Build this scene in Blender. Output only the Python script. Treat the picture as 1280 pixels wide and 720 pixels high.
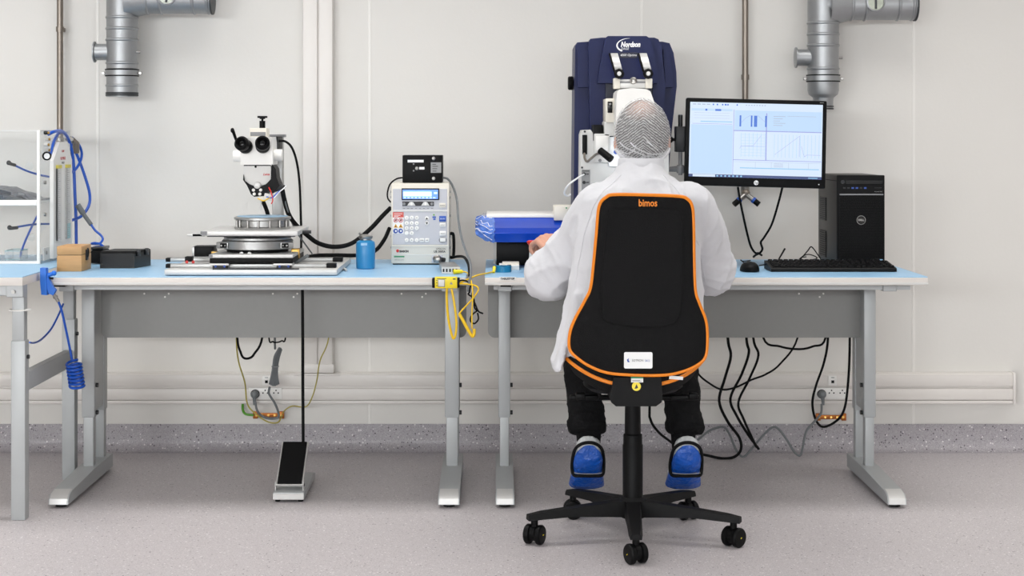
import bpy, bmesh, math, random
from math import pi, sin, cos, radians, sqrt
from mathutils import Vector, Matrix, noise, Euler

random.seed(7)
SC = bpy.context.scene
for o in list(bpy.data.objects):
    bpy.data.objects.remove(o)
COL = SC.collection

# ------------------------------------------------------------------ camera
F, PX, PY, CH = 2103.0, 620.0, 170.0, 1.263      # focal length in px, vanishing point, eye height
cam = bpy.data.objects.new('camera', bpy.data.cameras.new('camera'))
COL.objects.link(cam)
cam.location = (0, 0, CH)
cam.rotation_euler = (pi / 2, 0, 0)
cam.data.sensor_width = 36
cam.data.lens = F / 1280 * 36
cam.data.shift_x = (640 - PX) / 1280
cam.data.shift_y = -(360 - PY) / 1280
cam.data.clip_start = 0.05
SC.camera = cam

# ------------------------------------------------------------------ world, lights, exposure
w = bpy.data.worlds.new('world'); SC.world = w
w.use_nodes = True
w.node_tree.nodes['Background'].inputs[0].default_value = (0.9, 0.95, 1.0, 1)
w.node_tree.nodes['Background'].inputs[1].default_value = 0.3
vs = SC.view_settings
vs.view_transform = 'Standard'
vs.look = 'None'
vs.exposure = -0.03
vs.gamma = 1.0
vs.use_curve_mapping = False
SC.cycles.transparent_max_bounces = 32
CEIL = 2.75
LIGHT_W = 8.6


def ceiling_lamp(x, y, power, sx=1.2, sy=0.6):
    l = bpy.data.lights.new('ceiling_panel_light', 'AREA')
    l.shape = 'RECTANGLE'; l.size = sx; l.size_y = sy
    l.energy = power; l.color = (1.0, 0.985, 0.96); l.spread = radians(120 if y > 5 else 105)     # louvred panels
    o = bpy.data.objects.new('ceiling_panel_light', l)
    COL.objects.link(o); o.location = (x, y, CEIL - 0.03)
    return o


FRONT = -5.0                 # wall behind the viewer
for yy, pw in ((5.6, 1.15), (3.3, 0.7), (1.0, 0.7), (-1.3, 0.7), (-3.6, 0.7)):
    for xx in (-5.5, -3.85, -2.2, -0.55, 1.1, 2.75, 4.4, 6.05):
        ceiling_lamp(xx, yy, LIGHT_W * pw * (1.1 if xx < 0 else (1.0 if xx < 2 else 0.7)))
FILL_WINDOWS = tuple((-6.6 + 2.7 * k, -4.2 + 2.7 * k) for k in range(5))  # openings invented to carry the frontal fill
for (wa, wb), wp in zip(FILL_WINDOWS, (205, 172, 112, 66, 44)):       # frontal fill, added as if daylight came through windows behind the viewer
    l = bpy.data.lights.new('window_daylight', 'AREA')
    l.shape = 'RECTANGLE'; l.size = wb - wa - 0.1; l.size_y = 0.9
    l.energy = wp; l.color = (0.95, 0.98, 1.0)
    o = bpy.data.objects.new('window_daylight', l); COL.objects.link(o)
    o.location = ((wa + wb) / 2, FRONT - 0.08, 2.1); o.rotation_euler = (pi / 2, 0, 0)


# ------------------------------------------------------------------ helpers
def P(px, py, d):
    return Vector(((px - PX) / F * d, d, CH - (py - PY) / F * d))


def X(px, d): return (px - PX) / F * d
def Z(py, d): return CH - (py - PY) / F * d


def lin(r, g, b):
    def f(v):
        v /= 255.0
        return v / 12.92 if v <= 0.04045 else ((v + 0.055) / 1.055) ** 2.4
    return (f(r), f(g), f(b), 1.0)


M = {}


def mat(name, rgb, rough=0.5, metal=0.0, var=0.06, scale=12.0, bump=0.0, bscale=60.0, coat=0.0, emit=None, estr=0.0, spec=0.5, stretch=None, sheen=0.0):
    m = bpy.data.materials.new(name); m.use_nodes = True
    nt = m.node_tree; n = nt.nodes; L = nt.links
    b = n['Principled BSDF']
    base = lin(*rgb)
    b.inputs['Roughness'].default_value = rough
    b.inputs['Metallic'].default_value = metal
    b.inputs['Specular IOR Level'].default_value = spec
    if coat: b.inputs['Coat Weight'].default_value = coat
    if sheen: b.inputs['Sheen Weight'].default_value = sheen
    tc = n.new('ShaderNodeTexCoord')
    src = tc.outputs['Object']
    if stretch:
        mp = n.new('ShaderNodeMapping'); mp.inputs['Scale'].default_value = stretch
        L.new(src, mp.inputs[0]); src = mp.outputs[0]
    nz = n.new('ShaderNodeTexNoise'); nz.inputs['Scale'].default_value = scale; nz.inputs['Detail'].default_value = 4
    L.new(src, nz.inputs['Vector'])
    mx = n.new('ShaderNodeMix'); mx.data_type = 'RGBA'
    mx.inputs[6].default_value = tuple(c * (1 - var) for c in base[:3]) + (1,)
    mx.inputs[7].default_value = tuple(min(1, c * (1 + var)) for c in base[:3]) + (1,)
    L.new(nz.outputs['Fac'], mx.inputs[0])
    L.new(mx.outputs[2], b.inputs['Base Color'])
    if bump:
        nb = n.new('ShaderNodeTexNoise'); nb.inputs['Scale'].default_value = bscale; nb.inputs['Detail'].default_value = 3
        L.new(src, nb.inputs['Vector'])
        bp = n.new('ShaderNodeBump'); bp.inputs['Strength'].default_value = bump; bp.inputs['Distance'].default_value = 0.01
        L.new(nb.outputs['Fac'], bp.inputs['Height']); L.new(bp.outputs[0], b.inputs['Normal'])
    if emit:
        b.inputs['Emission Color'].default_value = lin(*emit)
        b.inputs['Emission Strength'].default_value = estr
    M[name] = m
    return m


mat('wall', (221, 218, 213), 0.55, var=0.012, scale=3, bump=0.04, bscale=90)
mat('wall_strip', (230, 227, 222), 0.4, var=0.01)
mat('ceiling', (235, 235, 232), 0.7, var=0.01)
mat('trunking', (226, 221, 216), 0.4, var=0.012)
mat('trunk_gap', (190, 184, 178), 0.5)
mat('galv', (160, 162, 164), 0.42, 0.75, var=0.1, scale=22, bump=0.05, bscale=40)
mat('galv_dark', (70, 72, 74), 0.5, 0.5)
mat('rubber', (14,14,15), 0.6, spec=0.2)
mat('steel_pipe', (140, 131, 122), 0.38, 0.8, var=0.05, stretch=(1, 1, 0.1), scale=30)
mat('chrome', (158, 156, 153), 0.3, 1.0, var=0.04)
mat('alu', (168, 168, 167), 0.36, 0.8, var=0.05, scale=40, stretch=(0.2, 1, 1))
mat('alu_bright', (206, 205, 203), 0.4, 0.35, var=0.04)
mat('bench_paint', (176, 179, 180), 0.42, 0.15, var=0.03)
mat('bench_panel', (134, 134, 132), 0.45, 0.1, var=0.03, scale=50)
mat('bench_edge', (222, 216, 210), 0.45, var=0.02)
mat('bench_under', (190, 186, 180), 0.6)
mat('esd_blue', (150, 192, 224), 0.38, var=0.03, scale=30)
mat('black_plastic', (11, 11, 12), 0.45, var=0.1, bump=0.03, bscale=400, spec=0.14)
mat('black_gloss', (7, 7, 8), 0.25, spec=0.3)
mat('black_matte', (13, 13, 14), 0.75, var=0.1, spec=0.2)
mat('dark_metal', (38,39,41), 0.4, 0.4)
mat('pc_side', (66, 63, 59), 0.45, 0.4, var=0.05)
mat('white_plastic', (238, 236, 232), 0.35, var=0.01)
mat('ivory', (226, 220, 208), 0.4, var=0.015)
mat('grey_panel', (192, 192, 198), 0.45, var=0.02)
mat('grey_light', (214, 213, 210), 0.45, var=0.02)
mat('grey_mid', (128, 128, 130), 0.45, var=0.03)
mat('grey_cable', (112, 116, 118), 0.5)
mat('navy', (27, 34, 74), 0.4, var=0.05, spec=0.2, bump=0.02, bscale=500)
mat('navy_deep', (17, 21, 48), 0.42)
mat('film_blue', (10, 64, 182), 0.2, var=0.25, scale=7, coat=0.25)
mat('film_blue_pale', (74, 118, 205), 0.14, var=0.45, scale=38, coat=0.8, bump=0.9, bscale=55)
mat('hose_blue', (18, 84, 190), 0.35)
mat('tool_blue', (22, 110, 215), 0.4)
mat('bottle_blue', (42, 132, 186), 0.35, var=0.05)
mat('tape_teal', (12, 122, 165), 0.45)
mat('yellow', (240, 216, 30), 0.4)
mat('yellow_cord', (236, 194, 30), 0.42)
mat('orange', (238, 134, 10), 0.5, var=0.03)
mat('red', (214, 42, 30), 0.4)
mat('red_sticker', (206, 80, 66), 0.5)
mat('blue_button', (36, 84, 176), 0.4)
mat('blue_sticker', (40, 74, 158), 0.5)
mat('green', (36, 140, 88), 0.5)
mat('earth_green', (88, 158, 40), 0.5)
mat('earth_yellow', (176, 164, 78), 0.5, var=0.3, scale=25)
mat('copper', (176, 104, 48), 0.42, 0.7, var=0.25, scale=60)
mat('brass', (188, 150, 80), 0.35, 0.8)
mat('wood', (196, 150, 98), 0.5, var=0.16, scale=9, stretch=(1.5, 1.5, 14))
mat('print_dark', (52, 50, 52), 0.6)
mat('print_grey', (150, 150, 150), 0.6)
mat('print_red', (196, 40, 40), 0.6)
mat('print_white', (240, 240, 240), 0.5)
mat('print_yellow', (222, 208, 90), 0.5)
mat('warn_yellow', (226, 168, 24), 0.5)
mat('teal_scale', (150, 196, 202), 0.4)
mat('port_glass', (176, 182, 166), 0.15, var=0.3, scale=40)  # cream-green reflection put into the glass colour
mat('paper', (236, 234, 230), 0.7)
mat('skin', (206, 152, 128), 0.5, var=0.06, scale=30)
mat('hair', (72, 70, 71), 0.6, var=0.35, scale=60, stretch=(1, 1, 0.25), bump=0.5, bscale=160)
mat('coat', (214, 214, 218), 0.85, var=0.012, bump=0.12, bscale=70, sheen=0.2)
mat('trouser', (10, 10, 12), 0.85, var=0.15, bump=0.3, bscale=90, spec=0.2)
mat('overshoe_blue', (8, 78, 172), 0.36, var=0.3, scale=26, bump=0.9, bscale=45)
mat('overshoe_grey', (188, 190, 190), 0.35, var=0.12, scale=30, bump=0.4, bscale=60)
mat('chair_fabric', (17, 17, 18), 0.8, var=0.2, scale=220, bump=0.35, bscale=420, spec=0.2)
mat('chair_shell', (16, 16, 17), 0.6, var=0.08, bump=0.05, bscale=300, spec=0.2)
mat('bag', (88, 92, 100), 0.28, var=0.5, scale=22, bump=0.8, bscale=30)
mat('lcd_blue', (96, 140, 220), 0.3, emit=(92, 140, 224), estr=0.55)
mat('lcd_pale', (190, 222, 246), 0.3, emit=(190, 222, 246), estr=0.75)
mat('screen', (8, 9, 10), 0.3, emit=(212, 229, 252), estr=0.97)
mat('scr_left', (8, 9, 10), 0.3, emit=(188, 217, 249), estr=0.97)
mat('scr_line', (8, 9, 10), 0.3, emit=(150, 160, 226), estr=0.95)
mat('scr_dark', (8, 9, 10), 0.3, emit=(24, 56, 122), estr=0.9)
mat('scr_blue', (8, 9, 10), 0.3, emit=(40, 108, 214), estr=0.95)
mat('scr_cyan', (8, 9, 10), 0.3, emit=(140, 200, 240), estr=0.95)
mat('scr_grey', (8, 9, 10), 0.3, emit=(172, 186, 214), estr=0.95)
mat('lit_panel', (244, 246, 248), 0.5)

_hn = M['hair'].node_tree
_tc = [q for q in _hn.nodes if q.type == 'TEX_COORD'][0]
_vm = _hn.nodes.new('ShaderNodeVectorMath'); _vm.operation = 'DISTANCE'; _vm.inputs[1].default_value = (0.025, 0.0, 1.37)
_hn.links.new(_tc.outputs['Object'], _vm.inputs[0])
_mr = _hn.nodes.new('ShaderNodeMapRange'); _mr.inputs['From Min'].default_value = 0.02; _mr.inputs['From Max'].default_value = 0.07
_mr.inputs['To Min'].default_value = 0.75; _mr.inputs['To Max'].default_value = 0.0
_hn.links.new(_vm.outputs['Value'], _mr.inputs['Value'])
_mx = _hn.nodes.new('ShaderNodeMix'); _mx.data_type = 'RGBA'; _mx.inputs[7].default_value = lin(190, 150, 132)
_bs = _hn.nodes['Principled BSDF']
_src = _bs.inputs['Base Color'].links[0].from_socket
_hn.links.new(_mr.outputs[0], _mx.inputs[0]); _hn.links.new(_src, _mx.inputs[6]); _hn.links.new(_mx.outputs[2], _bs.inputs['Base Color'])


def clear_mat(name, tint, gloss=0.12, haze=0.0):
    m = bpy.data.materials.new(name); m.use_nodes = True
    nt = m.node_tree; n = nt.nodes; L = nt.links
    n.remove(n['Principled BSDF']); out = n['Material Output']
    t = n.new('ShaderNodeBsdfTransparent'); t.inputs[0].default_value = tint
    g = n.new('ShaderNodeBsdfGlossy'); g.inputs['Roughness'].default_value = 0.06
    d = n.new('ShaderNodeBsdfDiffuse'); d.inputs[0].default_value = (0.85, 0.87, 0.88, 1)
    nz = n.new('ShaderNodeTexNoise'); nz.inputs['Scale'].default_value = 9
    tc = n.new('ShaderNodeTexCoord'); L.new(tc.outputs['Object'], nz.inputs['Vector'])
    mul = n.new('ShaderNodeMath'); mul.operation = 'MULTIPLY'; mul.inputs[1].default_value = haze * 2
    L.new(nz.outputs['Fac'], mul.inputs[0])
    m0 = n.new('ShaderNodeMixShader'); L.new(mul.outputs[0], m0.inputs[0]); L.new(t.outputs[0], m0.inputs[1]); L.new(d.outputs[0], m0.inputs[2])
    lw = n.new('ShaderNodeLayerWeight'); lw.inputs[0].default_value = 0.5
    p4 = n.new('ShaderNodeMath'); p4.operation = 'POWER'; p4.inputs[1].default_value = 4.0; L.new(lw.outputs['Facing'], p4.inputs[0])
    fr = n.new('ShaderNodeMath'); fr.operation = 'MULTIPLY_ADD'; fr.inputs[1].default_value = gloss * 2; fr.inputs[2].default_value = 0.02; L.new(p4.outputs[0], fr.inputs[0])
    m1 = n.new('ShaderNodeMixShader'); L.new(fr.outputs[0], m1.inputs[0]); L.new(m0.outputs[0], m1.inputs[1]); L.new(g.outputs[0], m1.inputs[2])
    L.new(m1.outputs[0], out.inputs[0])
    M[name] = m


clear_mat('acrylic', (0.985, 0.988, 0.988, 1), haze=0.02)
clear_mat('acrylic_hazy', (0.96, 0.97, 0.97, 1), haze=0.1)
clear_mat('clear_tube', (0.75, 0.8, 0.92, 1), haze=0.25)


def make_net():
    m = bpy.data.materials.new('hair_net'); m.use_nodes = True
    nt = m.node_tree; n = nt.nodes; L = nt.links
    b = n['Principled BSDF']; b.inputs['Base Color'].default_value = (0.9, 0.9, 0.9, 1); b.inputs['Roughness'].default_value = 0.8
    tc = n.new('ShaderNodeTexCoord')
    sx = n.new('ShaderNodeSeparateXYZ'); L.new(tc.outputs['Object'], sx.inputs[0])
    ax = n.new('ShaderNodeMath'); ax.operation = 'ADD'; ax.inputs[1].default_value = -0.03; L.new(sx.outputs[0], ax.inputs[0])
    ab = n.new('ShaderNodeMath'); ab.operation = 'ABSOLUTE'; L.new(ax.outputs[0], ab.inputs[0])
    ph = n.new('ShaderNodeMath'); ph.operation = 'MULTIPLY_ADD'; ph.inputs[1].default_value = 0.75; L.new(ab.outputs[0], ph.inputs[0]); L.new(sx.outputs[2], ph.inputs[2])
    cb = n.new('ShaderNodeCombineXYZ'); L.new(ph.outputs[0], cb.inputs[2]); L.new(sx.outputs[0], cb.inputs[0]); L.new(sx.outputs[1], cb.inputs[1])
    wv = n.new('ShaderNodeTexWave'); wv.wave_type = 'BANDS'; wv.bands_direction = 'Z'
    wv.inputs['Scale'].default_value = 36; wv.inputs['Distortion'].default_value = 5.0
    wv.inputs['Detail'].default_value = 3; wv.inputs['Detail Scale'].default_value = 1.6
    L.new(cb.outputs[0], wv.inputs['Vector'])
    nz = n.new('ShaderNodeTexNoise'); nz.inputs['Scale'].default_value = 130
    L.new(tc.outputs['Object'], nz.inputs['Vector'])
    pw = n.new('ShaderNodeMath'); pw.operation = 'POWER'; pw.inputs[1].default_value = 2.2
    L.new(wv.outputs['Fac'], pw.inputs[0])
    mul = n.new('ShaderNodeMath'); mul.operation = 'MULTIPLY'; L.new(pw.outputs[0], mul.inputs[0]); L.new(nz.outputs['Fac'], mul.inputs[1])
    mr = n.new('ShaderNodeMapRange'); mr.inputs['From Min'].default_value = 0.0; mr.inputs['From Max'].default_value = 0.55
    mr.inputs['To Min'].default_value = 0.16; mr.inputs['To Max'].default_value = 0.58
    L.new(mul.outputs[0], mr.inputs['Value'])
    L.new(mr.outputs[0], b.inputs['Alpha'])
    M['net'] = m


make_net()


def make_vinyl(name, base_rgb, specks):
    m = bpy.data.materials.new(name); m.use_nodes = True
    nt = m.node_tree; n = nt.nodes; L = nt.links
    b = n['Principled BSDF']; b.inputs['Roughness'].default_value = 0.42
    tc = n.new('ShaderNodeTexCoord')
    base = n.new('ShaderNodeRGB'); base.outputs[0].default_value = lin(*base_rgb)
    c = base.outputs[0]
    for scale, thr, rgb in specks:
        v = n.new('ShaderNodeTexVoronoi'); v.inputs['Scale'].default_value = scale
        L.new(tc.outputs['Object'], v.inputs['Vector'])
        r = n.new('ShaderNodeSeparateColor'); L.new(v.outputs['Color'], r.inputs[0])
        g = n.new('ShaderNodeMath'); g.operation = 'GREATER_THAN'; g.inputs[1].default_value = thr
        L.new(r.outputs[0], g.inputs[0])
        d = n.new('ShaderNodeMath'); d.operation = 'LESS_THAN'; d.inputs[1].default_value = 0.42
        L.new(v.outputs['Distance'], d.inputs[0])
        k = n.new('ShaderNodeMath'); k.operation = 'MULTIPLY'; L.new(g.outputs[0], k.inputs[0]); L.new(d.outputs[0], k.inputs[1])
        mx = n.new('ShaderNodeMix'); mx.data_type = 'RGBA'
        L.new(k.outputs[0], mx.inputs[0]); L.new(c, mx.inputs[6]); mx.inputs[7].default_value = lin(*rgb)
        c = mx.outputs[2]
    L.new(c, b.inputs['Base Color'])
    M[name] = m


make_vinyl('vinyl', (192, 186, 188), ((260, 0.66, (164, 157, 160)), (240, 0.72, (212, 207, 208)), (140, 0.94, (112, 105, 110)), (140, 0.96, (228, 224, 224))))
make_vinyl('vinyl_skirt', (166, 161, 165), ((230, 0.6, (140, 134, 139)), (210, 0.7, (186, 181, 184)), (130, 0.92, (92, 86, 92)), (120, 0.94, (216, 212, 212))))


class G:
    """collects shapes into one mesh"""
    def __init__(s): s.bm = bmesh.new()

    def _take(s, verts, rot=None, loc=None):
        if rot is not None: bmesh.ops.transform(s.bm, matrix=rot, verts=verts)
        if loc is not None: bmesh.ops.translate(s.bm, vec=loc, verts=verts)

    def obox(s, c, size, rot=None, bev=0.0, seg=2):
        r = bmesh.ops.create_cube(s.bm, size=1.0)
        vs_ = r['verts']
        bmesh.ops.scale(s.bm, vec=size, verts=vs_)
        if bev > 0:
            ed = list({e for v in vs_ for e in v.link_edges})
            rr = bmesh.ops.bevel(s.bm, geom=ed, offset=bev, segments=seg, profile=0.5, affect='EDGES')
            vs_ = list({v for f in rr['faces'] for v in f.verts} | {v for v in vs_ if v.is_valid})
        s._take(vs_, rot.to_4x4() if rot is not None else None, Vector(c))
        return s

    def box(s, x0, x1, y0, y1, z0, z1, bev=0.0, seg=2):
        return s.obox(((x0 + x1) / 2, (y0 + y1) / 2, (z0 + z1) / 2), (abs(x1 - x0), abs(y1 - y0), abs(z1 - z0)), None, bev, seg)

    def pbox(s, x0, x1, y0, y1, d0, d1, bev=0.0, seg=2):
        return s.box(X(x0, d0), X(x1, d0), d0, d1, Z(y1, d0), Z(y0, d0), bev, seg)

    def cyl(s, p0, p1, r, r2=None, n=24, cap=True):
        p0, p1 = Vector(p0), Vector(p1)
        r2 = r if r2 is None else r2
        ax = (p1 - p0)
        q = ax.to_track_quat('Z', 'Y').to_matrix()
        a = [s.bm.verts.new(p0 + q @ Vector((r * cos(2 * pi * i / n), r * sin(2 * pi * i / n), 0))) for i in range(n)]
        b = [s.bm.verts.new(p1 + q @ Vector((r2 * cos(2 * pi * i / n), r2 * sin(2 * pi * i / n), 0))) for i in range(n)]
        for i in range(n):
            s.bm.faces.new((a[i], a[(i + 1) % n], b[(i + 1) % n], b[i]))
        if cap:
            s.bm.faces.new(a[::-1]); s.bm.faces.new(b)
        return s

    def lathe(s, prof, o, axis=(0, 0, 1), n=28, cap=True):
        o = Vector(o); q = Vector(axis).to_track_quat('Z', 'Y').to_matrix()
        rings = []
        for r, h in prof:
            rings.append([s.bm.verts.new(o + q @ Vector((max(r, 1e-5) * cos(2 * pi * i / n), max(r, 1e-5) * sin(2 * pi * i / n), h))) for i in range(n)])
        s._skin(rings, cap)
        return s

    def _skin(s, rings, cap=True):
        n = len(rings[0])
        for a, b in zip(rings, rings[1:]):
            for i in range(n):
                s.bm.faces.new((a[i], a[(i + 1) % n], b[(i + 1) % n], b[i]))
        if cap:
            s.bm.faces.new(rings[0][::-1]); s.bm.faces.new(rings[-1])

    def loft(s, rings, cap=True):
        s._skin([[s.bm.verts.new(p) for p in r] for r in rings], cap)
        return s

    def tube(s, pts, r, n=8, sub=5, radii=None, closed=False):
        pts = [Vector(p) for p in pts]
        path = spline(pts, sub, closed) if sub > 1 and len(pts) > 2 else pts
        m = len(path)
        rr = []
        for i in range(m):
            if radii:
                t = i / (m - 1) * (len(radii) - 1); k = min(int(t), len(radii) - 2); f = t - k
                rr.append(radii[k] * (1 - f) + radii[k + 1] * f)
            else: rr.append(r)
        rings = []
        up = None
        for i, p in enumerate(path):
            if closed: t = (path[(i + 1) % m] - path[i - 1])
            else: t = (path[min(i + 1, m - 1)] - path[max(i - 1, 0)])
            if t.length < 1e-9: t = Vector((0, 0, 1))
            t.normalize()
            if up is None:
                up = t.orthogonal().normalized()
            up = (up - t * up.dot(t))
            if up.length < 1e-6: up = t.orthogonal()
            up.normalize(); sd = t.cross(up)
            rings.append([s.bm.verts.new(p + (up * cos(2 * pi * k / n) + sd * sin(2 * pi * k / n)) * rr[i]) for k in range(n)])
        if closed:
            for i in range(m):
                a, b = rings[i], rings[(i + 1) % m]
                for k in range(n):
                    s.bm.faces.new((a[k], a[(k + 1) % n], b[(k + 1) % n], b[k]))
        else: s._skin(rings)
        return s

    def prism(s, poly, y0, y1, bev=0.0):
        """polygon in x,z extruded along y"""
        a = [s.bm.verts.new((p[0], y0, p[1])) for p in poly]
        b = [s.bm.verts.new((p[0], y1, p[1])) for p in poly]
        n = len(poly); fs = [s.bm.faces.new(a), s.bm.faces.new(b[::-1])]
        for i in range(n):
            fs.append(s.bm.faces.new((a[i], b[i], b[(i + 1) % n], a[(i + 1) % n])))
        if bev:
            ed = list({e for f in fs[:1] for e in f.edges})
            bmesh.ops.bevel(s.bm, geom=ed, offset=bev, segments=3, profile=0.5, affect='EDGES')
        return s

    def prismx(s, poly, x0, x1):
        """polygon in y,z extruded along x"""
        a = [s.bm.verts.new((x0, p[0], p[1])) for p in poly]
        b = [s.bm.verts.new((x1, p[0], p[1])) for p in poly]
        n = len(poly); s.bm.faces.new(a); s.bm.faces.new(b[::-1])
        for i in range(n):
            s.bm.faces.new((a[i], b[i], b[(i + 1) % n], a[(i + 1) % n]))
        return s

    def ell(s, c, r, rot=None, u=20, v=12):
        q = bmesh.ops.create_uvsphere(s.bm, u_segments=u, v_segments=v, radius=1.0)
        bmesh.ops.scale(s.bm, vec=r if hasattr(r, '__len__') else (r, r, r), verts=q['verts'])
        s._take(q['verts'], rot.to_4x4() if rot is not None else None, Vector(c))
        return s

    def quad(s, a, b, c, d):
        s.bm.faces.new([s.bm.verts.new(p) for p in (a, b, c, d)])
        return s

    def mesh(s, name, origin=(0, 0, 0), smooth=True, angle=35):
        bmesh.ops.recalc_face_normals(s.bm, faces=s.bm.faces[:])
        bmesh.ops.translate(s.bm, vec=-Vector(origin), verts=s.bm.verts[:])
        me = bpy.data.meshes.new(name); s.bm.to_mesh(me); s.bm.free()
        if smooth and len(me.polygons):
            me.polygons.foreach_set('use_smooth', [True] * len(me.polygons))
            me.set_sharp_from_angle(angle=radians(angle))
        return me


def spline(pts, sub=5, closed=False):
    out = []; n = len(pts)
    rng = n if closed else n - 1
    for i in range(rng):
        if closed: p0, p1, p2, p3 = pts[i - 1], pts[i], pts[(i + 1) % n], pts[(i + 2) % n]
        else:
            p1, p2 = pts[i], pts[i + 1]
            p0 = pts[i - 1] if i else p1 * 2 - p2
            p3 = pts[i + 2] if i + 2 < n else p2 * 2 - p1
        for k in range(sub):
            t = k / sub
            out.append(0.5 * ((2 * p1) + (p2 - p0) * t + (2 * p0 - 5 * p1 + 4 * p2 - p3) * t * t + (3 * p1 - p0 - 3 * p2 + p3) * t ** 3))
    if not closed: out.append(pts[-1])
    return out


def world_origin(o):
    v = Vector((0, 0, 0))
    while o is not None:
        v = v + Vector(o.location); o = o.parent
    return v


def link(name, me, material, parent=None, loc=(0, 0, 0)):
    o = bpy.data.objects.new(name, me); COL.objects.link(o)
    if me is not None and material is not None:
        me.materials.clear()
        me.materials.append(M[material] if isinstance(material, str) else material)
    o.location = loc
    if parent is not None: o.parent = parent
    return o


def part(name, g, material, parent, label=None, angle=35):
    """a mesh under its thing; g is built in world coordinates"""
    o = link(name, g.mesh(name, world_origin(parent), angle=angle), material, parent)
    if label: o['label'] = label
    return o


def tag(o, label, cat, group=None):
    o['label'] = label; o['category'] = cat
    if group: o['group'] = group
    return o


def thing(name, label, cat, loc, group=None):
    o = bpy.data.objects.new(name, None); COL.objects.link(o)
    o.location = loc; o.empty_display_size = 0.05
    return tag(o, label, cat, group)


def solo(name, g, material, label, cat, group=None):
    """a thing that is one mesh, its origin at the middle of its underside"""
    g.bm.verts.ensure_lookup_table()
    xs = [v.co for v in g.bm.verts]
    o = Vector(((min(v.x for v in xs) + max(v.x for v in xs)) / 2, (min(v.y for v in xs) + max(v.y for v in xs)) / 2, min(v.z for v in xs)))
    ob = link(name, g.mesh(name, o), material, None, o)
    return tag(ob, label, cat, group)


def struct(name, g, material, label, cat, parent=None):
    o = link(name, g.mesh(name), material, parent)
    o['kind'] = 'structure'
    if label: tag(o, label, cat)
    return o


def text_mesh(s, size, shear=0.0, extrude=0.0002, bold=0.0, spacing=1.0):
    cu = bpy.data.curves.new('txt', 'FONT'); cu.body = s; cu.size = size; cu.shear = shear
    cu.align_x = 'CENTER'; cu.align_y = 'CENTER'; cu.extrude = extrude; cu.offset = bold; cu.space_character = spacing
    cu.resolution_u = 2
    ob = bpy.data.objects.new('txt', cu); COL.objects.link(ob)
    dg = bpy.context.evaluated_depsgraph_get()
    me = bpy.data.meshes.new_from_object(ob.evaluated_get(dg))
    bpy.data.objects.remove(ob); bpy.data.curves.remove(cu)
    return me


def text(s, size, pos, material, parent, shear=0.0, bold=0.0, rot=None, name='lettering', spacing=1.0, width=None):
    """lettering facing the viewer side (-Y) unless a rotation matrix is given"""
    me = text_mesh(s, size, shear, bold=bold, spacing=spacing)
    if width:
        xs = [v.co.x for v in me.vertices]
        k = width / (max(xs) - min(xs))
        me.transform(Matrix.Diagonal((k, 1, 1, 1)))
    R = (rot if rot is not None else Matrix.Rotation(pi / 2, 3, 'X')).to_4x4()
    me.transform(Matrix.Translation(Vector(pos) - world_origin(parent)) @ R)
    return link(name, me, material, parent)


def remeshed(g, voxel, iters=6, factor=0.5):
    """fuse overlapping shapes into one continuous skin and smooth it"""
    me = g.mesh('fuse')
    ob = bpy.data.objects.new('fuse', me); COL.objects.link(ob)
    md = ob.modifiers.new('r', 'REMESH'); md.mode = 'VOXEL'; md.voxel_size = voxel; md.use_smooth_shade = True
    if iters:
        ms = ob.modifiers.new('s', 'SMOOTH'); ms.factor = factor; ms.iterations = iters
    dg = bpy.context.evaluated_depsgraph_get()
    out = bpy.data.meshes.new_from_object(ob.evaluated_get(dg))
    bpy.data.objects.remove(ob); bpy.data.meshes.remove(me)
    return out


def displace(me, fn):
    me.update()
    nr = [v.normal.copy() for v in me.vertices]
    for v, n in zip(me.vertices, nr):
        v.co += n * fn(v.co, n)
    me.update()


def cable(name, label, pts, r, material, cat='cable', group=None, n=8, sub=6):
    g = G().tube([P(*p) for p in pts], r, n, sub)
    return solo(name, g, material, label, cat, group)


# ================================================================== THE ROOM
WALL = 6.75
FL = struct('floor', G().box(-7.0, 7.0, FRONT, WALL + 0.1, -0.1, 0), 'vinyl', 'speckled grey vinyl floor of the clean room', 'floor')
struct('ceiling', G().box(-7.0, 7.0, FRONT, WALL + 0.1, CEIL, CEIL + 0.1), 'ceiling', 'white ceiling above the clean room', 'ceiling')
struct('wall_left', G().box(-7.1, -7.0, FRONT, WALL + 0.1, 0, CEIL), 'wall', 'plain off-white side wall beyond the left bench', 'wall')
struct('wall_right', G().box(7.0, 7.1, FRONT, WALL + 0.1, 0, CEIL), 'wall', 'plain off-white side wall to the right', 'wall')
gw = G().box(-7.0, 7.0, FRONT - 0.1, FRONT, 0, 1.6).box(-7.0, 7.0, FRONT - 0.1, FRONT, 2.62, CEIL)
xs_ = [-7.0] + [v for w_ in FILL_WINDOWS for v in w_] + [7.0]
for a, b in zip(xs_[::2], xs_[1::2]): gw.box(a, b, FRONT - 0.1, FRONT, 1.6, 2.62)
struct('wall_front', gw, 'wall', 'plain off-white wall with windows behind the viewer', 'wall')
WB = struct('wall_back', G().box(-7.0, 7.0, WALL + 0.008, WALL + 0.1, 0, CEIL), 'trunk_gap', 'off-white panelled wall behind the workbenches', 'wall')
joints = [-1.598 + 1.091 * k for k in range(-5, 9)]
joints = [-7.0] + [j for j in joints if -6.9 < j < 6.9] + [7.0]
for a, b in zip(joints, joints[1:]):
    o = struct('panel', G().box(a + 0.004, b - 0.004, WALL, WALL + 0.008, 0.0, CEIL, 0.001, 1), 'wall', None, None, WB)
for j in joints[1:-1]:
    struct('joint_strip', G().box(j - 0.006, j + 0.006, WALL - 0.0025, WALL + 0.004, 0.1, CEIL, 0.001, 1), 'wall_strip', None, None, WB)
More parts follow.
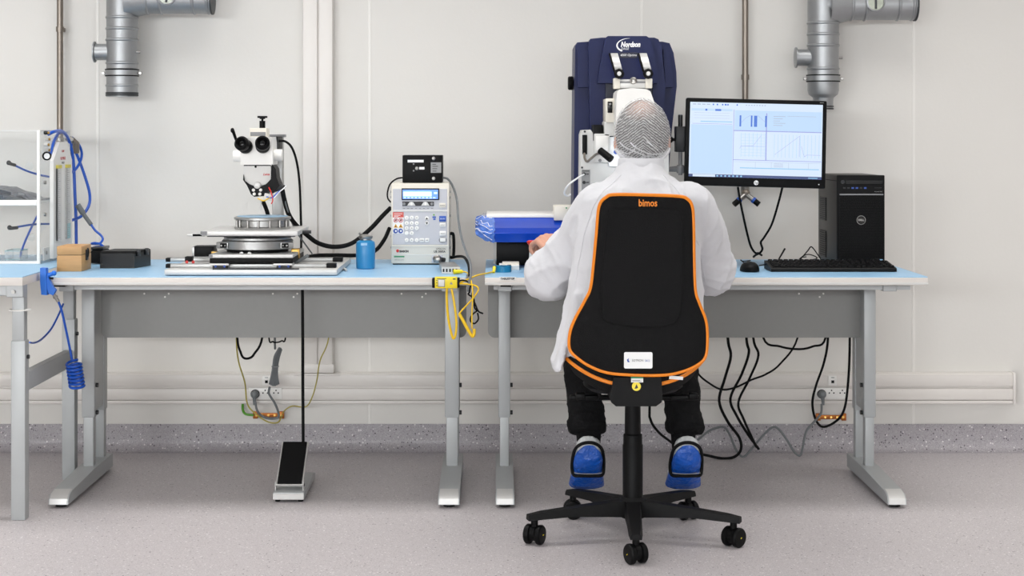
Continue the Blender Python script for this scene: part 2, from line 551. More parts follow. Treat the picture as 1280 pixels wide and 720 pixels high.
for k, (a, b) in enumerate(FILL_WINDOWS):  # made-up frames and panes around the fill lights
    wn = struct('window_%d' % (k + 1), G().box(a, b, FRONT - 0.06, FRONT + 0.01, 1.6, 1.66).box(a, b, FRONT - 0.06, FRONT + 0.01, 2.56, 2.62).box(a, a + 0.06, FRONT - 0.06, FRONT + 0.01, 1.66, 2.56).box(b - 0.06, b, FRONT - 0.06, FRONT + 0.01, 1.66, 2.56), 'white_plastic', 'white framed window behind the viewer, ' + ('leftmost', 'second', 'middle', 'fourth', 'rightmost')[k] + ' of five', 'window')
    struct('pane', G().box(a + 0.06, b - 0.06, FRONT - 0.03, FRONT - 0.025, 1.66, 2.56), 'acrylic', None, None, wn)
# coved skirting: the floor vinyl sweeps up the wall
cv = [(WALL - 0.05, 0.0)] + [(WALL - 0.05 + 0.046 * sin(a), 0.046 - 0.046 * cos(a)) for a in [pi / 2 * k / 8 for k in range(1, 9)]] + [(WALL - 0.004, 0.108), (WALL, 0.108), (WALL, 0)]
struct('baseboard_back', G().prismx(cv, -7.0, 7.0), 'vinyl_skirt', 'speckled vinyl skirting coved up the back wall', 'skirting')

# dado trunking along the wall
TF = 6.695
x0t, x1t = -6.9, X(1270, TF)
zt, zb = Z(467, TF), Z(505, TF)
T1 = struct('trim_1', G().box(x0t, x1t, TF + 0.012, WALL, zb, zt, 0.002, 1), 'trunking', 'long ivory cable trunking along the wall below the benches', 'trunking')
zA, zB = Z(483, TF), Z(486, TF)
for nm, z0, z1 in (('upper_lid', zA, zt - 0.004), ('lower_lid', zb + 0.016, zB)):
    struct(nm, G().box(x0t, x1t - 0.012, TF, TF + 0.014, z0, z1, 0.0025, 2), 'trunking', None, None, T1)
struct('base_rail', G().box(x0t, x1t - 0.012, TF + 0.002, TF + 0.014, zb, zb + 0.013, 0.002, 2), 'trunking', None, None, T1)
struct('end_cap', G().box(x1t - 0.012, x1t, TF - 0.003, WALL, zb - 0.003, zt + 0.003, 0.003, 2), 'trunking', None, None, T1)
# vertical trunking
xa, xb = X(378, TF), X(416, TF)
xm = X(397.5, TF)
T2 = struct('trim_2', G().box(xa, xb, TF + 0.012, WALL, zt, CEIL, 0.002, 1), 'trunking', 'upright ivory cable trunking running from the dado up the wall', 'trunking')
for a, b in ((xa + 0.002, xm - 0.003), (xm + 0.003, xb - 0.002)):
    struct('lid', G().box(a, b, TF, TF + 0.014, zt + 0.035, CEIL, 0.0025, 2), 'trunking', None, None, T2)
struct('collar', G().box(xa - 0.004, xb + 0.004, TF - 0.004, WALL, zt + 0.002, zt + 0.037, 0.003, 2), 'trunking', None, None, T2)
struct('flange', G().box(xa - 0.035, xb + 0.03, TF - 0.006, TF + 0.012, zt - 0.008, zt, 0.002, 1), 'trunking', None, None, T2)

# ================================================================== DUCTS
def duct(label, xpx, bottom_px, end_px, top_px, reducer):
    D = 6.6; r = 0.0605
    cx = X(xpx, D); zh = Z(top_px, D)         # axis height of the horizontal branch
    t = thing('ventilation_duct', label, 'duct', (cx, D, Z(bottom_px, D)), 'galvanised extraction ducts on the wall')
    zb_ = Z(bottom_px, D)
    yo = bottom_px - 121                      # second duct sits a little lower
    def z(py): return Z(py + yo, D)
    g = G().cyl((cx, D, z(86)), (cx, D, CEIL), r, n=36)
    part('vertical_pipe', g, 'galv', t)
    for py in (22, 36, 50, 79):
        part('seam', G().lathe([(r, -0.006), (r + 0.0035, -0.002), (r + 0.0035, 0.002), (r, 0.006)], (cx, D, z(py)), n=36), 'galv', t)
    # horizontal branch with a mitred tee
    xe = X(end_px, D)
    part('branch_pipe', G().cyl((cx, D, zh), (xe, D, zh), r, n=36), 'galv', t)
    g = G()
    rings = []
    for k in range(36):
        a = 2 * pi * k / 36
        g_y, g_z = r * cos(a), r * sin(a)
        rings.append((g_y, g_z))
    A = [Vector((cx + 0.03 + max(0, r - abs(q[0])) * 0.0, D + q[0], zh + q[1] - 0.0)) for q in rings]
    B = [Vector((cx + r + 0.055, D + q[0] * 1.005, zh + q[1] * 1.005)) for q in rings]
    part('saddle', G().lathe([(r * 1.35, cx * 0 + 0.02), (r * 1.02, 0.105)], (cx, D, zh), (1, 0, 0), 36, False), 'galv', t)
    for px in (end_px - 80, end_px - 63, end_px - 22, end_px - 4):
        part('seam', G().lathe([(r, -0.006), (r + 0.004, -0.002), (r + 0.004, 0.002), (r, 0.006)], (X(px, D), D, zh), (1, 0, 0), 36), 'galv', t)
    part('end_rim', G().lathe([(r - 0.004, 0), (r + 0.004, 0), (r + 0.004, 0.007), (r - 0.004, 0.007)], (xe - 0.002, D, zh), (1, 0, 0), 36), 'galv_dark', t)
    # round inspection port facing the room
    xp = X(end_px - 53, D)
    pr = part('inspection_port', G().lathe([(0.036, 0.0), (0.036, 0.022), (0.031, 0.024), (0.03, 0.012), (0.0, 0.012)], (xp, D - r + 0.012, zh + 0.004), (0, -1, 0), 28), 'galv', t)
    part('port_glass', G().lathe([(0.030, 0.0), (0.030, 0.004)], (xp, D - r - 0.001, zh + 0.004), (0, -1, 0), 28), 'port_glass', pr)
    part('port_lever', G().obox((xp, D - r - 0.008, zh + 0.004), (0.008, 0.006, 0.05), None, 0.001), 'galv_dark', pr)
    # side take-off with flange
    zs = z(65); xl = cx - r
    so = part('side_outlet', G().cyl((cx - 0.02, D, zs), (xl - 0.042, D, zs), 0.0325, n=28), 'galv', t)
    part('flange', G().lathe([(0.033, 0), (0.041, 0.001), (0.041, 0.006), (0.030, 0.007)], (xl - 0.05, D, zs), (1, 0, 0), 28), 'galv', so)
    part('screw', G().cyl((cx + r - 0.004, D - 0.01, z(65.5)), (cx + r + 0.013, D - 0.01, z(65.5)), 0.005, n=10), 'chrome', t)
    # clamp ring
    cl = part('clamp_ring', G().lathe([(r, -0.014), (r + 0.004, -0.013), (r + 0.004, 0.013), (r, 0.014)], (cx, D, z(91)), n=36), 'galv', t)
    for dz in (-0.012, 0.012):
        part('gasket', G().lathe([(r, -0.0025), (r + 0.0055, -0.002), (r + 0.0055, 0.002), (r, 0.0025)], (cx, D, z(91) + dz), n=36), 'rubber', cl)
    for s_ in (-1, 1):
        part('clamp_bolt', G().cyl((cx + s_ * (r + 0.002), D, z(91.5)), (cx + s_ * (r + 0.018), D, z(91.5)), 0.006, n=10).cyl((cx + s_ * (r + 0.012), D - 0.008, z(91.5)), (cx + s_ * (r + 0.012), D + 0.008, z(91.5)), 0.005, n=10), 'chrome', cl)
    if not reducer:
        part('lower_pipe', G().cyl((cx, D, z(87)), (cx, D, zb_), r + 0.0005, n=36), 'galv', t)
        part('seam', G().lathe([(r, -0.006), (r + 0.0035, -0.002), (r + 0.0035, 0.002), (r, 0.006)], (cx, D, z(107)), n=36), 'galv', t)
        for py in (116.5, 119):
            part('end_gasket', G().lathe([(r, -0.004), (r + 0.003, -0.003), (r + 0.003, 0.003), (r, 0.004)], (cx, D, z(py)), n=36), 'galv_dark', t)
    else:
        zl = Z(137, D)
        part('reducer', G().lathe([(r, z(86)), (r + 0.0005, z(106)), (r - 0.004, z(111)), (r - 0.02, z(115)), (0.039, z(117)), (0.038, zl)], (cx, D, 0), n=36), 'galv', t)
        for py in (133, 136):
            part('end_gasket', G().lathe([(0.038, -0.003), (0.041, -0.002), (0.041, 0.002), (0.038, 0.003)], (cx, D, Z(py, D)), n=30), 'galv_dark', t)
    part('wall_bracket', G().box(cx - 0.012, cx + 0.012, D + r - 0.004, WALL, z(60), z(52)), 'galv', t)


duct('galvanised duct above the microscope bench, its open lower end hanging over the wall', 152.5, 121, 265, -2, False)
duct('galvanised duct above the monitor, narrowing to a small spout behind the screen', 1029, 128, 1143, 6, True)

# compressed-air drop pipes
def air_pipe(label, xpx, tee_px):
    D = 6.69
    x, zt_ = X(xpx, D), Z(tee_px, D)
    t = thing('compressed_air_pipe', label, 'pipe', (x, D, zt_ - 0.08), 'steel air drop pipes')
    part('pipe', G().cyl((x, D, zt_), (x, D, CEIL), 0.0125, n=20), 'steel_pipe', t)
    part('tee', G().lathe([(0.010, -0.02), (0.017, -0.018), (0.017, 0.018), (0.012, 0.02)], (x, D, zt_), n=20), 'chrome', t)
    part('outlet_block', G().ell((x, D - 0.015, zt_ - 0.012), (0.018, 0.018, 0.018)), 'steel_pipe', t)
    for s_ in (-1, 1):
        p0 = Vector((x, D - 0.02, zt_ - 0.014)); dv = Vector((s_ * 0.75, -0.25, -0.62)).normalized()
        b = part('tap', G().cyl(p0, p0 + dv * 0.04, 0.011, n=16), 'chrome', t)
        part('blue_ring', G().cyl(p0 + dv * 0.034, p0 + dv * 0.044, 0.0125, n=16), 'hose_blue', b)
        part('coupling', G().cyl(p0 + dv * 0.044, p0 + dv * 0.066, 0.0115, n=16), 'black_plastic', b)
    for zz in (zt_ + 0.45, zt_ + 1.0):
        part('pipe_clip', G().lathe([(0.0125, -0.01), (0.016, -0.01), (0.016, 0.01), (0.0125, 0.01)], (x, D, zz), n=20).box(x - 0.006, x + 0.006, D + 0.012, WALL, zz - 0.008, zz + 0.008), 'steel_pipe', t)


air_pipe('steel air pipe coming down behind the clear cabinet', 75, 178)
air_pipe('steel air pipe with two taps coming down behind the monitor', 931.5, 238)

# ================================================================== WORKBENCHES
TOPZ, YF, YB = 0.786, 5.70, 6.50


def bench(label, xl, xr, legs, panel, sign=None, jbox=None):
    t = thing('workbench', label, 'workbench', ((xl + xr) / 2, (YF + YB) / 2, 0), 'grey-framed workbenches with blue tops')
    tp = part('top', G().box(xl, xr, YF, YB, TOPZ - 0.029, TOPZ - 0.003, 0.002, 2), 'bench_edge', t)
    part('mat', G().box(xl, xr, YF + 0.003, YB, TOPZ - 0.003, TOPZ, 0.001, 1), 'esd_blue', t, 'pale blue antistatic surface')
    part('edge_band', G().box(xl, xr, YF - 0.0015, YF + 0.001, TOPZ - 0.027, TOPZ - 0.019, 0.0005, 1), 'grey_light', tp)
    pn = part('modesty_panel', G().prism(rounded_rect(panel[0], panel[1], Z(422, 6.22), TOPZ - 0.03, 0.025, bottom_only=True), 6.22, 6.235), 'bench_panel', t)
    for k in range(3):
        for off in ((0.0, 0.0), (0.0085, -0.03), (0.09, 0.0)):
            xx = panel[0] + 0.16 + k * (panel[1] - panel[0] - 0.4) / 2 + off[0] * (1 if off[1] == 0 else 9)
            part('hole', G().cyl((xx, 6.218, 0.68 + off[1] * 0.4), (xx, 6.221, 0.68 + off[1] * 0.4), 0.0035, n=10), 'paper', pn)
    part('under_frame', G().box(xl + 0.03, xr - 0.03, YF + 0.12, YF + 0.15, TOPZ - 0.055, TOPZ - 0.029).box(xl + 0.03, xr - 0.03, YB - 0.14, YB - 0.11, TOPZ - 0.055, TOPZ - 0.029), 'bench_paint', t)
    for (a, b, inner) in legs:        # a..b = width of the column, inner = side the plate faces
        f0, f1 = 5.705, 6.37
        pr = [(f0, 0.012), (f0 + 0.004, 0.03), (f0 + 0.02, 0.043), (f0 + 0.06, 0.05), (6.1, 0.062), (f1, 0.062), (f1, 0.012)]
        w0, w1 = a - 0.01, b + 0.01
        ft = part('foot', beveled(G().prismx(pr, w0, w1), 0.006), 'bench_paint', t)
        part('foot_cap', beveled(G().prismx([(f0 - 0.003, 0.014), (f0 + 0.001, 0.032), (f0 + 0.019, 0.046), (f0 + 0.065, 0.0535), (f0 + 0.065, 0.04), (f0 + 0.01, 0.014)], w0 + 0.004, w1 - 0.004), 0.002), 'alu_bright', ft)
        for yy in (f0 + 0.04, f1 - 0.04):
            part('levelling_foot', G().cyl(((a + b) / 2, yy, 0), ((a + b) / 2, yy, 0.014), 0.02, 0.016, n=16), 'rubber', ft)
        zc = Z(522, 6.12)
        lg = part('leg', G().box(a, b, 6.12, 6.17, zc, TOPZ - 0.055, 0.004), 'bench_paint', t)
        rl = part('rear_leg', G().box(a + 0.002, b - 0.002, 6.285, 6.335, zc, TOPZ - 0.055, 0.004), 'bench_paint', t)
        part('side_plate', G().box(a + 0.006, b - 0.006, 6.165, 6.29, zc + 0.02, TOPZ - 0.055, 0.002, 1), 'bench_paint', lg)
        part('inner_leg', G().box(a + 0.005, b - 0.005, 6.126, 6.165, 0.055, zc + 0.05, 0.003), 'bench_paint', lg)
        part('inner_leg', G().box(a + 0.005, b - 0.005, 6.29, 6.33, 0.055, zc + 0.05, 0.003), 'bench_paint', rl)
        part('top_bracket', G().box(a - 0.002, b + 0.002, YF + 0.11, 6.36, TOPZ - 0.06, TOPZ - 0.0295, 0.002, 1), 'bench_paint', lg)
        for zz in (zc + 0.015, zc + 0.115):
            xb_ = b if inner > 0 else a
            part('bolt', G().cyl((xb_, 6.145, zz), (xb_ + inner * 0.009, 6.145, zz), 0.008, n=12), 'dark_metal', lg)
    if jbox:
        part('stop_block', G().pbox(*jbox, YF + 0.03, YF + 0.09, 0.001), 'black_plastic', t)
    if sign:
        s0 = part('label_plate', G().pbox(624, 645, 346.3, 350.6, YF - 0.0025, YF + 0.001, 0.0003, 1), 'paper', t)
        text(sign, 0.0095, P(634.5, 348.5, YF - 0.003), 'print_dark', s0, bold=0.0004, width=0.047)
    return t


def rounded_rect(x0, x1, z0, z1, r, bottom_only=False, n=6):
    pts = []
    cs = [(x0 + r, z0 + r, pi), (x1 - r, z0 + r, 1.5 * pi)]
    if not bottom_only: cs += [(x1 - r, z1 - r, 0), (x0 + r, z1 - r, 0.5 * pi)]
    for cx, cz, a0 in cs:
        for k in range(n + 1):
            a = a0 + pi / 2 * k / n
            pts.append((cx + r * cos(a), cz + r * sin(a)))
    if bottom_only: pts += [(x1, z1), (x0, z1)]
    return pts


def beveled(g, off, seg=2):
    ed = [e for e in g.bm.edges if len(e.link_faces) == 2 and e.calc_face_angle(0) > radians(30)]
    bmesh.ops.recalc_face_normals(g.bm, faces=g.bm.faces[:])
    bmesh.ops.bevel(g.bm, geom=ed, offset=off, segments=seg, profile=0.5, affect='EDGES', clamp_overlap=True)
    return g


BENCH_A = bench('workbench carrying the microscope and the grey control unit', -1.54, X(583, YF),
                [(-1.5076, -1.461, 1), (-0.186, -0.134, 1)], (-1.46, X(583, 6.22)), None, (67, 81, 354, 358.5))
BENCH_B = bench('workbench where the gowned person sits at the navy test machine', X(606, YF), X(1160, YF),
                [(0.009, 0.052, 1), (1.339, 1.382, -1)], (X(610, 6.22), 1.36), 'TABLESTOP', (625.5, 639, 353.5, 358.5))

# left bench with plain square legs
LZ, LY0, LY1 = 0.804, 5.49, 6.50
t = thing('workbench', 'square-legged workbench at the left edge carrying the clear cabinet', 'workbench', (-2.1, 6.0, 0), 'grey-framed workbenches with blue tops')
tp = part('top', G().box(-2.65, -1.545, LY0, LY1, LZ - 0.03, LZ - 0.003, 0.002, 2), 'bench_edge', t)
part('mat', G().box(-2.65, -1.545, LY0 + 0.003, LY1, LZ - 0.003, LZ, 0.001, 1), 'esd_blue', t, 'pale blue antistatic surface')
part('front_rail', G().box(-2.6, -1.55, LY0 + 0.015, LY0 + 0.05, LZ - 0.064, LZ - 0.03, 0.002, 1), 'bench_paint', t)
for yy in (5.53, 6.18):
    for xx in (-1.594, -2.6):
        zc = Z(426, 5.53)
        lg = part('leg', G().box(xx + 0.003, xx + 0.043, yy, yy + 0.04, zc - 0.02, LZ - 0.03, 0.003), 'bench_paint', t)
        part('lower_sleeve', G().box(xx, xx + 0.047, yy - 0.003, yy + 0.045, 0.0, zc, 0.003), 'bench_paint', lg)
        part('bolt', G().cyl((xx + 0.04, yy + 0.02, zc - 0.055), (xx + 0.055, yy + 0.02, zc - 0.055), 0.007, n=12), 'dark_metal', lg)
part('side_rail', G().box(-1.585, -1.555, 5.56, 6.2, Z(490, 5.56), Z(467, 5.56), 0.002, 1), 'bench_paint', t)
part('corner_bracket', G().box(-1.6, -1.545, LY0 + 0.005, LY0 + 0.05, LZ - 0.068, LZ - 0.028, 0.002, 1), 'bench_paint', t)
part('bracket_bolt', G().cyl((-1.575, LY0 + 0.006, LZ - 0.05), (-1.575, LY0 - 0.003, LZ - 0.05), 0.006, n=12), 'chrome', t)
part('cable_tie', G().lathe([(0.034, -0.002), (0.036, -0.002), (0.036, 0.002), (0.034, 0.002)], (-1.57, 5.55, Z(388, 5.53)), n=20), 'paper', t)

# ================================================================== CLEAR ACRYLIC CABINET (left bench)
CX1, CD0, CD1 = -1.634, 6.03, 6.45
CX0 = -2.35
cz0, cz1 = LZ, Z(163, CD0)
zsh = Z(253.5, CD0)
t = thing('acrylic_cabinet', 'clear acrylic two-door storage cabinet with flow gauges on its side', 'cabinet', ((CX0 + CX1) / 2, (CD0 + CD1) / 2, LZ))
T = 0.006
part('side_panel', G().box(CX1 - T, CX1, CD0, CD1, cz0, cz1), 'acrylic', t)
part('side_panel', G().box(CX0, CX0 + T, CD0, CD1, cz0, cz1), 'acrylic', t)
part('back_panel', G().box(CX0 + T, CX1 - T, CD1 - T, CD1, cz0, cz1), 'acrylic', t)
part('top_panel', G().box(CX0 + T, CX1 - T, CD0, CD1 - T, cz1 - T, cz1), 'acrylic', t)
part('bottom_panel', G().box(CX0 + T, CX1 - T, CD0, CD1 - T, cz0, cz0 + T), 'acrylic_hazy', t)
part('shelf', G().box(CX0 + T, CX1 - T, CD0 + 0.01, CD1 - T, zsh - 0.004, zsh + 0.004), 'acrylic_hazy', t)
for a, b in ((cz0 + 0.008, zsh - 0.008), (zsh + 0.008, cz1 - 0.006)):
    dr = part('door', G().box(CX0 + 0.01, CX1 - 0.012, CD0 - 0.006, CD0, a, b), 'acrylic', t)
# white cut edges of the sheet
part('front_edge', G().box(CX1 - 0.010, CX1 + 0.001, CD0 - 0.008, CD0 + 0.002, cz0, cz1, 0.001, 1), 'white_plastic', t)
part('shelf_edge', G().box(CX0, CX1 - 0.010, CD0 - 0.008, CD0 + 0.003, zsh - 0.010, zsh + 0.010, 0.002, 1), 'white_plastic', t)
part('top_edge', G().box(CX0, CX1, CD0 - 0.003, CD0 + 0.002, cz1 - 0.003, cz1 + 0.001), 'grey_light', t)
part('side_top_edge', G().box(CX1 - 0.004, CX1 + 0.001, CD0, CD1, cz1 - 0.003, cz1 + 0.001), 'grey_light', t)
part('rear_edge', G().box(CX1 - 0.006, CX1 + 0.001, CD1 - 0.006, CD1, cz0, cz1), 'grey_light', t)
part('bottom_edge', G().box(CX0, CX1, CD0 - 0.009, CD0 + 0.002, cz0, cz0 + 0.010, 0.002, 1), 'white_plastic', t)
part('bottom_side_edge', G().box(CX1 - 0.008, CX1 + 0.001, CD0 + 0.004, CD1, cz0, cz0 + 0.010, 0.002, 1), 'acrylic_hazy', t)
# gauge board on the right side
def SP(px, py):                      # point on the cabinet's right side seen at pixel
    d = F * CX1 / (px - PX); return Vector((CX1, d, Z(py, d)))
gy0, gy1 = SP(62, 0).y, SP(85.5, 0).y
gm = (gy0 + gy1) / 2
gz1, gz0 = Z(184, gm), Z(320, gm)
gb = part('gauge_board', G().prismx([(gy0, gz0), (gy1, gz0), (gy1, gz1 - 0.05), (gy1 - 0.07, gz1 + 0.02), (gy0 + 0.09, gz1 + 0.02), (gy0, gz1 - 0.05)], CX1 + 0.001, CX1 + 0.014), 'white_plastic', t)
RX = Matrix.Rotation(pi / 2, 3, 'Z') @ Matrix.Rotation(pi / 2, 3, 'X')
XS = CX1 + 0.0145
for a, b in ((0.13, 0.34), (0.62, 0.83)):
    ya, yb = gy0 + a * (gy1 - gy0), gy0 + b * (gy1 - gy0)
    z1_, z0_ = Z(210, gm), Z(299, gm)
    tb = part('gauge_tube', G().box(CX1 + 0.014, CX1 + 0.02, ya, yb, z0_, z1_, 0.001, 1), 'grey_light', gb)
    part('yellow_cap', G().box(CX1 + 0.014, CX1 + 0.022, ya, yb, z1_, z1_ + 0.012), 'print_yellow', gb)
    gg = G()
    for k in range(34):
        zz = z0_ + 0.01 + k * (z1_ - z0_ - 0.02) / 33
        gg.box(CX1 + 0.02, CX1 + 0.0206, ya + 0.008, ya + (0.036 if k % 4 == 0 else 0.026), zz - 0.0009, zz + 0.0009)
    part('scale_marks', gg, 'print_grey', gb)
    part('tube_rim', G().box(CX1 + 0.014, CX1 + 0.0205, ya, ya + 0.006, z0_, z1_), 'print_grey', gb)
    if a > 0.5:
        part('fluid', G().box(CX1 + 0.0198, CX1 + 0.0204, ya + 0.007, yb, z0_, Z(280, gm)), 'teal_scale', gb)
for s_, py, sz in (('FLOW', 189, 0.012), ('N2 PURGE', 198, 0.016)):
    text(s_, sz, (XS, gm, Z(py, gm)), 'print_red', gb, rot=RX)
text('OUTLET', 0.011, (XS, gm, Z(203.5, gm)), 'print_dark', gb, rot=RX)
# brass fittings at the front top corner and the round gauge
for k, py in enumerate((166, 174, 181, 188)):
    p = SP(55 + (k % 2), py)
    ft = part('fitting', G().cyl(p, p + Vector((0.014, 0, 0)), 0.006, n=12).cyl(p + Vector((0.004, 0, 0)), p + Vector((0.009, 0, 0)), 0.008, n=6), ('dark_metal', 'grey_light', 'grey_light', 'grey_light')[k], t)
    part('brass_end', G().cyl(p + Vector((0.014, 0, 0)), p + Vector((0.02, 0, 0)), 0.005, n=10), 'brass', ft)
p = SP(53, 195)
gd = part('gauge_dial', G().lathe([(0.016, 0.0), (0.016, 0.02), (0.012, 0.022), (0.011, 0.018), (0, 0.018)], p + Vector((0.012, 0.01, 0)), (0.35, -1, 0), 24), 'black_gloss', t)
part('dial_face', G().lathe([(0.0105, 0.0185), (0.0105, 0.0195)], p + Vector((0.012, 0.01, 0)), (0.35, -1, 0), 20), 'print_white', gd)
for px, py in ((55, 228), (55, 268), (56, 316)):
    p = SP(px, py)
    part('side_screw', G().cyl(p, p + Vector((0.008, 0, 0)), 0.007, n=12), 'chrome', t)
part('latch_plate', G().box(CX1, CX1 + 0.006, SP(53, 0).y, SP(60, 0).y, Z(325, 6.1), Z(309, 6.1), 0.001, 1), 'grey_light', t)
for px, py in ((37, 207.5), (39.5, 296.5)):     # vent discs on the rear panel
    q = P(px, py, CD1 - 0.012)
    part('vent_disc', G().lathe([(0.016, 0), (0.016, 0.005), (0.012, 0.007), (0, 0.007)], q, (0, -1, 0), 20), 'acrylic_hazy', t)
# nozzles inside, with blue tube to the side wall
for pts in (((12, 204.5, 6.12), (17, 206, 6.14), (32, 213, 6.2), (47, 218, 6.26), (61, 221, 6.3)),
            ((13, 285.5, 6.12), (20, 284, 6.14), (38, 281, 6.2), (50, 280, 6.26), (61, 280, 6.3))):
    nz_ = part('nozzle_tube', G().tube([P(*q) for q in pts[1:]], 0.004, 8, 4), 'hose_blue', t)
    part('nozzle', G().cyl(P(*pts[0]), P(pts[1][0] + 2, pts[1][1] + 0.5, pts[1][2]), 0.006, n=12).ell(P(pts[0][0] - 1, pts[0][1] - 1, pts[0][2]), 0.009, u=12, v=8), 'black_gloss', nz_)
part('drain_tube', G().tube([P(46.5, 270, 6.25), P(38, 287, 6.22), P(30, 305, 6.2), P(25, 321, 6.18)], 0.004, 8, 4), 'hose_blue', t)

# things kept in the cabinet
g = G()
rings = []
for i in range(25):
    u = i / 24; ring = []
    for k in range(20):
        a = 2 * pi * k / 20
        x = -2.2 + u * 0.55; hh = 0.036 * sin(pi * min(1, u * 1.08 + 0.02)) ** 0.4 + 0.004
        nn = noise.noise((u * 9, cos(a) * 2.2, sin(a) * 2.2)) * 0.35 + 1
        ring.append(Vector((x, 6.2 + 0.1 * cos(a) * nn, zsh + 0.004 + max(0.0005, (hh * (0.8 + 0.9 * sin(a)) * nn) * 0.8))))
    rings.append(ring)
solo('plastic_bag', G().loft(rings), 'bag', 'crumpled silvery grey bag on the upper shelf of the clear cabinet', 'bag')
bz = cz0 + T
t = thing('clear_tray', 'small clear plastic tray at the bottom of the clear cabinet', 'tray', (X(25, 6.15), 6.17, bz))
xa_, xb_ = X(6, 6.12), X(25, 6.12)
part('base', G().box(xa_, xb_, 6.12, 6.22, bz, bz + 0.004), 'acrylic_hazy', t)
part('rim', G().box(xa_, xb_, 6.118, 6.123, bz, bz + 0.035).box(xa_, xb_, 6.217, 6.222, bz, bz + 0.035).box(xa_, xa_ + 0.004, 6.12, 6.22, bz, bz + 0.035).box(xb_ - 0.004, xb_, 6.12, 6.22, bz, bz + 0.035), 'acrylic_hazy', t)
part('lip', G().tube([(xa_, 6.12, bz + 0.035), (xb_, 6.12, bz + 0.035), (xb_, 6.22, bz + 0.035), (xa_, 6.22, bz + 0.035)], 0.0015, 6, 1, closed=True), 'teal_scale', t)
part('lip', G().tube([(xa_, 6.12, bz + 0.004), (xb_, 6.12, bz + 0.004)], 0.0012, 6, 1), 'teal_scale', t)

# blue air hoses around the cabinet
cable('air_hose', 'thick blue air hose arching over the gauge board and dropping straight down', [(60, 168, 6.12), (68, 164.5, 6.15), (77, 164, 6.3), (84, 171, 6.42), (89, 185, 6.46), (92, 205, 6.475), (93.5, 240, 6.475), (95, 275, 6.475), (95.5, 317, 6.47)], 0.0062, 'hose_blue', 'hose')
cable('air_hose', 'short blue air hose curving from the dial to the pipe tee', [(60, 196, 6.1), (64, 189, 6.14), (67, 178, 6.2), (72, 168, 6.3), (77, 164.5, 6.4), (82, 166, 6.45)], 0.0058, 'hose_blue', 'hose')
cable('air_hose', 'long blue air hose bowing out to the right beside the cabinet', [(86, 171, 6.5), (91, 182, 6.52), (98, 198, 6.54), (106, 220, 6.55), (112, 242, 6.55), (111, 257, 6.53), (103, 269, 6.5), (95, 273.5, 6.47), (87, 276, 6.43)], 0.0058, 'hose_blue', 'hose')
cable('air_hose', 'tight blue hose loop beside the top of the gauge board', [(90, 172, 6.5), (98, 180, 6.53), (102, 190, 6.55), (101, 200, 6.54), (95, 211, 6.5), (87, 217, 6.43)], 0.0052, 'hose_blue', 'hose')
t = thing('air_hose', 'thin blue hose with grey steel coupling trailing down to the black case', 'hose', tuple(P(114, 306, 6.42)))
part('coupling', G().cyl(P(97, 256, 6.45), P(104, 267, 6.45), 0.011, n=14).cyl(P(104, 267, 6.45), P(114, 281, 6.44), 0.008, n=12), 'grey_cable', t)
part('tube', G().tube([P(114, 281, 6.44), P(119, 288, 6.43), P(126, 294, 6.42), P(128.5, 299, 6.41), P(125, 304, 6.4), P(119, 305, 6.38), P(114.5, 304.5, 6.36), P(119, 303.8, 6.34), P(125, 305, 6.33), P(129, 308, 6.32)], 0.0045, 8, 5), 'hose_blue', t)
t = thing('air_fitting', 'steel hose manifold with twin outlets at the cabinet top', 'fitting', tuple(P(88, 180, 6.5)))
part('body', G().cyl(P(83, 172, 6.5), P(92, 176, 6.5), 0.012, n=14), 'chrome', t)
part('outlet', G().cyl(P(95, 178, 6.51), P(95, 191, 6.52), 0.013, n=14).cyl(P(90, 174, 6.5), P(96, 179, 6.51), 0.009, n=12), 'steel_pipe', t)
part('bracket', G().cyl(P(89, 175, 6.5), P(89, 175, 6.68), 0.008, n=10), 'steel_pipe', t)

# ================================================================== BOXES NEXT TO THE CABINET
t = thing('wooden_box', 'small light wooden box with lid beside the clear cabinet', 'box', (X(86, 5.92), 6.0, TOPZ))
d0, d1 = 5.92, 6.06
xa_, xb_ = X(71, d0), X(102, d0); zt_ = Z(308, d0); zm = Z(319, d0)
part('body', G().box(xa_, xb_, d0, d1, TOPZ, zm - 0.0008, 0.0015), 'wood', t)
part('lid', G().box(xa_, xb_, d0, d1, zm + 0.0008, zt_, 0.0015), 'wood', t)
part('gap', G().box(xa_ + 0.002, xb_ - 0.002, d0 + 0.002, d1 - 0.002, zm - 0.002, zm + 0.002), 'dark_metal', t)
ct = part('catch', G().box(xb_, xb_ + 0.004, d0 + 0.055, d0 + 0.085, zm - 0.022, zm + 0.016, 0.001), 'dark_metal', t)
part('catch_ring', G().tube([(xb_ + 0.005, d0 + 0.07 + 0.013 * cos(a), zm + 0.004 + 0.016 * sin(a)) for a in [2 * pi * k / 10 for k in range(10)]], 0.002, 6, 2, closed=True), 'dark_metal', ct)

